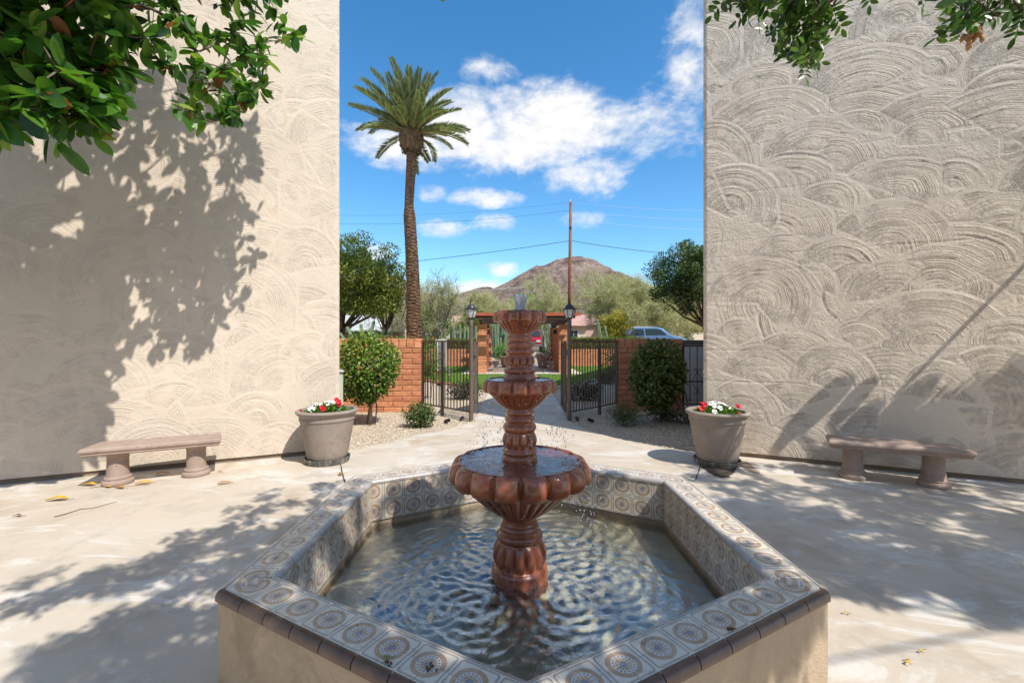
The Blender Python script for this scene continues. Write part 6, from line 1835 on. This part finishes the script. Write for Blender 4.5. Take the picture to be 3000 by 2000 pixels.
# ================================================================== street, houses, cars, pole, wires
simple('house_white', (.72, .74, .76), .85, var=.05); simple('house_cream', (.62, .52, .42), .9, var=.06); simple('house_pink', (.55, .40, .33), .9, var=.08)
def mat_rooftile():
    m, t, b = newmat('roof_tile')
    p = t.obj(); x, y, z = t.sep(p)
    c = t.ramp(t.noise(p, 2.5, 5, .6), [(.3, (.40, .22, .18)), (.7, (.55, .34, .28))])
    wv = t.m('ABSOLUTE', t.m('SINE', t.m('MULTIPLY', z, 16.0)))
    setp(t, b, col=c, rough=.9, nrm=t.bump(wv, .8, .08))
mat_rooftile()
def mat_glass():
    m, t, b = newmat('window_glass'); setp(t, b, col=(.03, .045, .055), rough=.15, spec=.3)
mat_glass()
simple('window_white', (.75, .75, .73), .6, var=.03)
def gable(cx, cy, w_, d, h, rh, over=.4, axis='x'):
    """hip-ish gable roof solid"""
    W, D = w_ / 2 + over, d / 2 + over
    if axis == 'x': vs = [(-W, -D, h), (W, -D, h), (W, D, h), (-W, D, h), (-W * .62, 0, h + rh), (W * .62, 0, h + rh)]; fs = [(0, 1, 5, 4), (2, 3, 4, 5), (1, 2, 5), (3, 0, 4), (3, 2, 1, 0)]
    else: vs = [(-W, -D, h), (W, -D, h), (W, D, h), (-W, D, h), (0, -D, h + rh), (0, D, h + rh)]; fs = [(0, 1, 4), (2, 3, 5), (1, 2, 5, 4), (3, 0, 4, 5), (3, 2, 1, 0)]
    return [(x + cx, y + cy, z) for x, y, z in vs], fs
def window(t, x, y, z, w_, h):
    f = MB().box((x, y, z), (w_ + .16, .08, h + .16)).build('window', 'window_white', t)
    for s in (-1, 1): MB().box((x + s * w_ / 4, y - .05, z), (w_ / 2 - .05, .02, h)).build('pane', 'window_glass', f)
added_rear_wing()
def house_right():
    t = thing('ranch_house', 'pinkish stone ranch house with tile roof behind the palo verdes', 'house', loc=(11.5, 56, 0))
    MB().box((0, 3, 1.45), (11, 7, 2.9)).build('wall', 'house_pink', t)
    MB().box((-3.9, -1.3, 1.35), (3.0, 1.8, 2.7)).build('wing', 'house_cream', t)
    for vs, fs in (gable(0, 3, 11, 7, 2.9, 1.5), gable(1.8, -.6, 4.4, 3.6, 2.75, 1.15, .35, 'y'), gable(-3.9, -1.0, 3.2, 3.0, 2.7, 1.0, .3, 'x')): MB().add(vs, fs).build('roof', 'roof_tile', t)
    MB().box((1.8, -.5, 1.38), (4.0, 1.6, 2.76)).build('front_bay', 'house_pink', t)
    window(t, 1.7, -1.34, 1.5, 1.7, 1.5); window(t, 4.6, -.55, 1.5, 1.2, 1.3); window(t, -3.9, -2.24, 1.5, 1.0, 1.2)
house_right()
def house_left():
    t = thing('ranch_house', 'cream ranch house with tile roof behind the sparse palo verde', 'house', loc=(-9.0, 62, 0))
    MB().box((0, 3, 1.45), (13, 7, 2.9)).build('wall', 'house_cream', t)
    for vs, fs in (gable(0, 3, 13, 7, 2.9, 1.7), gable(-3, -.6, 4.4, 3.6, 2.8, 1.2, .35, 'y')): MB().add(vs, fs).build('roof', 'roof_tile', t)
    MB().box((-3, -.5, 1.4), (4.0, 1.4, 2.8)).build('front_bay', 'house_cream', t)
    window(t, -3, -1.24, 1.5, 1.6, 1.3); window(t, 2.4, -.55, 1.5, 1.8, 1.2); window(t, 4.9, -.55, 1.5, 1.2, 1.2)
house_left()
def garage():
    t = thing('flat_roof_house', 'white flat roofed modern building behind the cactus on the far left', 'house', loc=(-17.8, 45, 0))
    MB().box((0, 3, 1.75), (6.6, 6, 3.5)).build('wall', 'house_white', t)
    MB().box((3.9, 3.4, 1.4), (1.2, 5, 2.8)).build('side_wing', 'house_white', t)
    MB().box((-1.2, -.08, 1.05), (4.2, .12, 2.1)).build('garage_door', 'grey_panel', t)
    MB().box((-1.2, -.5, 2.35), (5.0, 1.1, .3)).build('canopy', 'dark_iron', t)
garage()
def sign_wall():
    t = thing('address_wall', 'low white address wall with dark number left of the palm trunk', 'sign wall', loc=(-8.8, 39, 0))
    MB().box((0, 0, 1.05), (1.5, .3, 1.9), bev=.03).build('pillar', 'house_cream', t)
    MB().box((2.4, .05, .85), (3.4, .24, 1.35), bev=.03).build('wing_wall', 'house_cream', t)
    MB().box((-.05, -.16, 1.72), (.9, .02, .07)).build('bar_mark', 'dark_iron', t)
    for k, (x, h) in enumerate(((-.3, .28), (.0, .08), (.2, .08), (.38, .08))): MB().box((x, -.16, 1.35), (.09, .02, h)).build('numeral', 'dark_iron', t)
sign_wall()
def mat_carpaint(name, c):
    m, t, b = newmat(name); setp(t, b, col=c, rough=.3, metal=.2, coat=.8, coatr=.05)
mat_carpaint('blue_paint', (.10, .20, .38)); mat_carpaint('red_paint', (.45, .01, .02)); simple('tyre_rubber', (.02, .02, .02), .9); simple('chrome', (.6, .6, .6), .2, metal=1.0)
def car(x, y, rz, paint, label, cat, kind, s=1.0):
    t = thing('parked_car' if kind != 'truck' else 'pickup_truck', label, cat, loc=(x, y, 0), rz=rz); t.scale = (s, s, s)
    if kind == 'suv': side = [(-2.35, .35), (-2.4, .8), (-2.3, 1.05), (-2.1, 1.15), (-1.85, 1.72), (-1.5, 1.82), (.35, 1.82), (.75, 1.72), (1.35, 1.2), (2.1, 1.08), (2.4, .9), (2.42, .4), (1.9, .3), (-1.9, .3)]
    else: side = [(-2.6, .45), (-2.62, 1.05), (-2.5, 1.12), (-.55, 1.12), (-.5, 1.75), (-.3, 1.85), (.7, 1.85), (1.15, 1.25), (2.3, 1.15), (2.6, 1.0), (2.62, .5), (2.1, .4), (-2.1, .4)]
    n = len(side); vs = []
    for sgn in (-1, 1):
        for px, pz in side: vs.append((px, sgn * (.92 if pz < 1.2 else .92 - (pz - 1.2) * .32), pz))
    fs = [tuple(range(n)), tuple(range(2 * n - 1, n - 1, -1))] + [(i, n + i, n + (i + 1) % n, (i + 1) % n) for i in range(n)]
    o = MB().add(vs, fs).build('body', paint, t); md = o.modifiers.new('bevel', 'BEVEL'); md.width = .05; md.segments = 2
    glass = [[(-1.75, 1.2), (-1.55, 1.68), (-.7, 1.7), (-.65, 1.2)], [(-.55, 1.2), (-.6, 1.7), (.3, 1.7), (.6, 1.62), (1.05, 1.2)]] if kind == 'suv' else [[(-.4, 1.2), (-.35, 1.72), (.62, 1.72), (.98, 1.25)]]
    for gl in glass:
        for sgn in (-1, 1): link('window', mesh('window', [(px, sgn * (.935 - (pz - 1.2) * .32), pz) for px, pz in gl], [tuple(range(len(gl)))]), 'window_glass', t)
    xa, xb = (.82, 1.30) if kind == 'suv' else (.76, 1.12)
    za, zb = (1.70, 1.24) if kind == 'suv' else (1.80, 1.30)
    link('windscreen', mesh('windscreen', [(xa + .03, -.7, za), (xa + .03, .7, za), (xb + .04, .84, zb), (xb + .04, -.84, zb)], [(0, 1, 2, 3)]), 'window_glass', t)
    for wx in (-1.45, 1.5):
        for sgn in (-1, 1):
            wh = MB().tube([(wx, sgn * .72, .36), (wx, sgn * .95, .36)], .36, 24).build('wheel', 'tyre_rubber', t)
            MB().tube([(wx, sgn * .94, .36), (wx, sgn * .965, .36)], .22, 16).build('rim', 'chrome', wh)
    for sgn in (-1, 1): MB().box((2.43 if kind == 'suv' else 2.62, sgn * .68, .85), (.05, .34, .18)).build('headlight', 'frosted_glass', t)
    MB().box((2.44 if kind == 'suv' else 2.64, 0, .7), (.05, .9, .25)).build('grille', 'chrome', t)
    MB().box((2.46 if kind == 'suv' else 2.68, 0, .48), (.1, 1.8, .14), bev=.03).build('bumper', 'chrome', t)
    if kind == 'suv':
        for sgn in (-1, 1): MB().box((-.6, sgn * .62, 1.86), (1.9, .04, .04)).build('roof_rail', 'chrome', t)
car(11.4, 36.0, R(-4), 'blue_paint', 'blue grey car parked on the street above the shaded brick wall', 'car', 'suv', 1.06)
car(1.76, 38.0, R(-96), 'red_paint', 'red pickup truck parked behind the pavilion', 'truck', 'truck', .95)

bark('pole_wood', (.14, .06, .03), (.30, .14, .075), 7)
def pole():
    t = thing('utility_pole', 'tall brown wooden utility pole in front of the mountain', 'utility pole', loc=(5.05, 38, 0))
    h = CAMZ + (1000 - 592) / FPX * 38 - gz(38)
    MB().tube([(-.09, 0, 0), (-.02, 0, h * .5), (.05, 0, h)], [.17, .145, .115], 12).build('shaft', 'pole_wood', t, smooth=True)
    MB().lathe([(.03, 0), (.05, .04), (.03, .08), (.05, .12), (.04, .2)], 10, c=(.02, 0, h)).build('insulator', 'house_white', t)
    MB().box((.0, -.1, h - 2.25), (.2, .3, .12)).build('bracket', 'dark_iron', t)
pole()
def wire(a, b_, sag, r_, label, mat_='dark_iron'):
    pts = []
    for i in range(25):
        s = i / 24; p = Vector(a).lerp(Vector(b_), s); p.z -= sag * 4 * s * (1 - s); pts.append(p)
    tag(MB().tube(pts, r_, 5).build('power_line', mat_, smooth=True), label, 'wire', 'overhead lines')
simple('bright_wire', (.6, .62, .65), .4)
PT = lambda dx_, dy_, Y: at(dx_ * 1.27551, dy_ * 1.27551, Y)
wire(PT(1309, 553, 38), PT(700, 622, 38), .25, .022, 'thick black cable running from the pole towards the palm')
wire(PT(1313, 553, 38), PT(1700, 590, 38), .3, .022, 'thick black cable running from the pole over the palo verdes')
wire(PT(1310, 464, 38), PT(700, 492, 38), .5, .007, 'topmost thin wire left of the utility pole')
wire(PT(1310, 464, 38), PT(1800, 480, 38), .4, .008, 'topmost thin wire right of the utility pole', 'bright_wire')
wire(PT(1310, 483, 38), PT(700, 512, 38), .5, .010, 'second thin wire left of the utility pole')
wire(PT(1310, 483, 38), PT(1800, 502, 38), .4, .009, 'second thin wire right of the utility pole', 'bright_wire')
wire(PT(1310, 504, 38), PT(1800, 528, 38), .35, .010, 'pale third wire right of the utility pole', 'bright_wire')
wire(PT(1270, 653, 60), PT(900, 672, 60), .3, .03, 'pale low cable crossing in front of the mountain foot', 'bright_wire')
def hoop():
    t = thing('basketball_hoop', 'basketball hoop on a pole at the street beyond the blue car', 'basketball hoop', loc=(16.2, 58, 0))
    MB().tube([(0, 0, 0), (0, 0, 3.0)], .06, 8).build('pole', 'dark_iron', t)
    MB().box((0, -.3, 3.3), (1.3, .05, .9)).build('backboard', 'house_white', t)
    MB().tube([(.22 * math.cos(a), -.55 + .22 * math.sin(a), 3.05) for a in np.linspace(0, 6.283, 17)], .02, 5).build('ring', 'red_paint', t)
hoop()
def streetwall(x0, x1, y, h, label, mat_):
    t = thing('boundary_wall', label, 'wall', loc=((x0 + x1) / 2, y, 0))
    MB().box((0, 0, h / 2), (x1 - x0, .25, h), bev=.02).build('wall_face', mat_, t); MB().box((0, 0, h + .04), (x1 - x0 + .1, .34, .08), bev=.02).build('coping', mat_, t)
streetwall(14, 40, 66, 2.0, 'pale boundary wall across the street below the yellow trees', 'house_cream')
streetwall(-40, -19, 56, 1.7, 'grey boundary wall across the street on the far left', 'grey_panel')
for i, (x, y, r_) in enumerate(((19.2, 57, .9), (21.0, 57.5, .8), (22.8, 57, .9))):
    bush('ball_shrub', 'clipped ball shrub in front of the pale boundary wall across the street', 'shrub', (x, y, .9), (r_, r_, .75), 700, .16, 'dark_bush_leaves', 70 + i, [((0, 0, 0), (0, 0, .5), .05, .04)], group='clipped ball shrubs across the street')

# ================================================================== cacti
def mat_cactus():
    m, t, b = newmat('cactus_skin')
    p = t.obj(); c = t.ramp(t.noise(p, 5, 5), [(.3, (.12, .19, .10)), (.7, (.24, .32, .20))])
    setp(t, b, col=c, rough=.75)
mat_cactus()
def ribbed(mb, pts, r_, ribs=8):
    n = ribs * 2; pts = [Vector(p) for p in pts]
    tmp = MB().tube(pts, r_, n); vs = []
    for i, v in enumerate(tmp.v):
        k = i // n; c = pts[min(k, len(pts) - 1)]; v = Vector(v); vs.append(c + (v - c) * (1.0 if i % 2 == 0 else .72))
    mb.add(vs, tmp.f)
def cactus(x, y, arms, label, group=None):
    t = thing('column_cactus', label, 'cactus', loc=(x, y, 0), group=group)
    for a in arms:
        mb = MB(); pts, r_ = a
        top = Vector(pts[-1]); pv = Vector(pts[-2]); d = (top - pv).normalized()
        ribbed(mb, list(pts) + [tuple(top + d * r_ * .6)], [r_] * len(pts) + [r_ * .3]); mb.build('arm', 'cactus_skin', t)
k = 22 / FPX
cactus(-7.55, 22, [([(0, 0, 0), (0, 0, 1.5), (-.05, 0, 2.35)], .09), ([(.05, 0, .8), (.35, 0, 1.5), (.6, 0, 2.5)], .08), ([(.1, 0, 1.0), (-.45, 0, 1.6), (-.75, 0, 2.2)], .08), ([(0, 0, 1.0), (.55, 0, 1.5), (.75, 0, 2.05)], .07), ([(.2, 0, .6), (1.0, 0, 1.5), (1.1, 0, 2.1)], .07), ([(0, 0, .7), (-.7, 0, 1.3), (-1.1, 0, 1.9)], .07)],
       'branching column cactus in front of the white building on the far left')
rg_ = np.random.default_rng(4)
for i in range(13):
    x = -5.2 + i * .27 + rg_.normal(0, .05); h = rg_.uniform(1.7, 2.9)
    cactus(x, 30.5 + rg_.normal(0, .25), [([(0, 0, 0), (rg_.normal(0, .04), 0, h * .5), (rg_.normal(0, .06), 0, h)], .075)], 'slender cactus column in the row behind the left low wall', 'row of cactus columns')
for i, (x, h, ln) in enumerate(((6.05, 2.9, -.3), (6.35, 2.7, -.55), (6.7, 2.5, -.45), (6.0, 2.2, -.1))):
    cactus(x, 29.5, [([(0, 0, 0), (ln * .4, 0, h * .5), (ln, 0, h)], .075)], 'leaning cactus column beside the yellow green shrub tree', 'leaning cactus columns')
rg_ = np.random.default_rng(6)
def cactus_clump(x, y, n, label):
    t = thing('cactus_clump', label, 'cactus', loc=(x, y, 0))
    for _ in range(n):
        a, r_ = rg_.uniform(0, 6.28), rg_.uniform(.1, .7); h = rg_.uniform(1.3, 2.9); px, py = r_ * math.cos(a), r_ * math.sin(a) * .6
        mb = MB(); ribbed(mb, [(px, py, 0), (px * 1.3, py, h * .5), (px * 1.5, py, h), (px * 1.5, py, h + .06)], [.08, .08, .075, .02]); mb.build('arm', 'cactus_skin', t)
cactus_clump(2.85, 30.5, 16, 'dense grey green cactus clump behind the pavilion to the right')
cactus_clump(-.9, 31.5, 18, 'dense grey green cactus clump behind the pavilion to the left')
bush('garden_bush', 'leafy bush behind the big pale pot beyond the pavilion', 'bush', (2.75, 27.8, 1.05), (.75, .5, .95), 1300, .09, 'bush_leaves', 81, [((0, 0, 0), (0, 0, .7), .03, .02)], shell=.4)
bush('garden_bush', 'low green bush beyond the pavilion on its left side', 'bush', (-.7, 28.5, .8), (.6, .5, .75), 900, .09, 'bright_leaves', 82, [((0, 0, 0), (0, 0, .5), .03, .02)], shell=.4)

# ================================================================== fallen leaves and twigs on the paving
simple('leaf_yellow', (.62, .38, .03), .5, var=.3, nscale=25); simple('leaf_tan', (.42, .19, .06), .6, var=.3, nscale=25); simple('leaf_brown', (.20, .11, .05), .7, var=.3, nscale=25)
def fallen(dx_, dy_, L, rz, mat_, label, h=0.0):
    p = gd(dx_, dy_, h); n = 10; vs, fs = [], []
    for i in range(n + 1):
        q = i / n; w_ = L * .22 * math.sin(math.pi * min(1, q * .95 + .03)) ** .8
        z = .012 + .03 * L / .2 * math.sin(3.1 * q) * .6
        for f_ in (-1, 0, 1): vs.append(((q - .5) * L, f_ * w_ + .01 * math.sin(q * 5), z + abs(f_) * L * .07))
    for i in range(n): fs += [(3 * i, 3 * i + 1, 3 * i + 4, 3 * i + 3), (3 * i + 1, 3 * i + 2, 3 * i + 5, 3 * i + 4)]
    t = thing('fallen_leaf', label, 'leaf', loc=(p.x, p.y, h), rz=rz)
    link('blade', mesh('blade', vs, fs, True), mat_, t)
    MB().tube([(L * .48, .01 * math.sin(4.8), .016), (L * .6, .0, .008), (L * .72, .012, .004)], .0018, 5).build('stalk', 'leaf_brown', t)
fallen(132, 1150, .17, .35, 'leaf_yellow', 'large yellow fallen leaf on open paving near the sunlit bench')
fallen(205, 1116, .14, .2, 'leaf_yellow', 'yellow leaf lying just left of the sunlit bench leg')
fallen(250, 1119, .09, 2.6, 'leaf_yellow', 'short yellow leaf against the foot of the left bench column')
fallen(275, 1122, .11, -.1, 'leaf_tan', 'orange leaf against the front of the sunlit bench leg')
fallen(330, 1112, .14, .5, 'leaf_yellow', 'yellow leaf under the seat of the sunlit bench')
fallen(372, 1090, .12, 1.2, 'leaf_tan', 'orange leaf in the shade between the sunlit bench legs')
fallen(515, 1112, .12, .6, 'leaf_tan', 'orange leaf on paving right of the sunlit bench')
fallen(40, 1187, .07, .3, 'leaf_brown', 'small brown dry leaf on the open sunlit paving')
fallen(784, 1090, .11, 1.9, 'leaf_tan', 'orange leaf caught in the joint in front of the sunlit pot')
fallen(505, 1085, .05, .3, 'leaf_brown', 'tiny brown leaf behind the sunlit bench end')
fallen(2088, 1526, .035, 1.4, 'leaf_yellow', 'small yellow leaf on paving beside the basin wall')
fallen(1945, 1412, .03, .2, 'leaf_yellow', 'tiny green yellow leaf near the basin corner')
fallen(2120, 1500, .03, 1.0, 'leaf_yellow', 'tiny yellow leaf in the sunlit foreground')
fallen(1570, 1028, .10, .4, 'leaf_tan', 'orange leaf on gravel edge left of the shaded pot')
def stick(a, b_, label, bend=.02, r_=.004):
    a, b_ = gd(*a, .006), gd(*b_, .006); s = Vector((-(b_ - a).y, (b_ - a).x, 0)).normalized(); rg = np.random.default_rng(int(abs(a.x) * 100))
    pts = [a.lerp(b_, i / 7) + s * rg.normal(0, bend) * math.sin(math.pi * i / 7) for i in range(8)]
    tag(MB().tube(pts, list(np.linspace(r_, r_ * .5, 8)), 6).build('dry_twig', 'leaf_brown', smooth=True), label, 'twig')
stick((125, 1186), (268, 1152), 'long thin brown twig lying on the sunlit paving')
stick((205, 1120), (345, 1112), 'thin curved twig lying in front of the sunlit bench leg', .03, .003)
def litter(x, y, label, mat_, s):
    p = gd(x, y, RIM); rg = np.random.default_rng(int(x)); mb = MB()
    for _ in range(7):
        c = Vector((rg.normal(0, s * .5), rg.normal(0, s * .5), abs(rg.normal(0, s * .3)) + s * .2)); v = Vector((rg.normal(), rg.normal(), rg.normal() * .5)).normalized()
        mb.tube([c - v * s * .5, c, c + v * s * .5], [s * .05, s * .28, s * .04], 6)
    o = mb.build('leaf_litter', mat_, smooth=True); o.location = (p.x, p.y, RIM); tag(o, label, 'litter')
litter(888, 1512, 'little dry green flower bud on the near tile coping', 'bud_green', .016)
litter(894, 1523, 'dark bit of litter beside the green bud on the coping', 'dry_leaf', .012)
litter(988, 1538, 'dark bit of leaf litter alone on the near coping', 'dry_leaf', .014)
litter(1677, 1446, 'small curled brown leaf on the right near coping', 'dry_leaf', .014)
# blue pump head under the water
def pump():
    p = gd(886, 1415, .06); t = thing('pond_pump', 'blue round pump lying under the pool water', 'pump', loc=(p.x, p.y, .02))
    autosmooth(MB().lathe([(.075, 0), (.085, .02), (.08, .06), (.05, .075), (0, .078)], 24, cap=False).build('housing', 'pump_blue', t))
    MB().tube([(0, 0, .05), (-.1, .12, .06), (-.22, .18, .03), (-.3, .1, .01)], .008, 8).build('cable', 'tyre_rubber', t, smooth=True)
simple('pump_blue', (.03, .16, .34), .5)
pump()
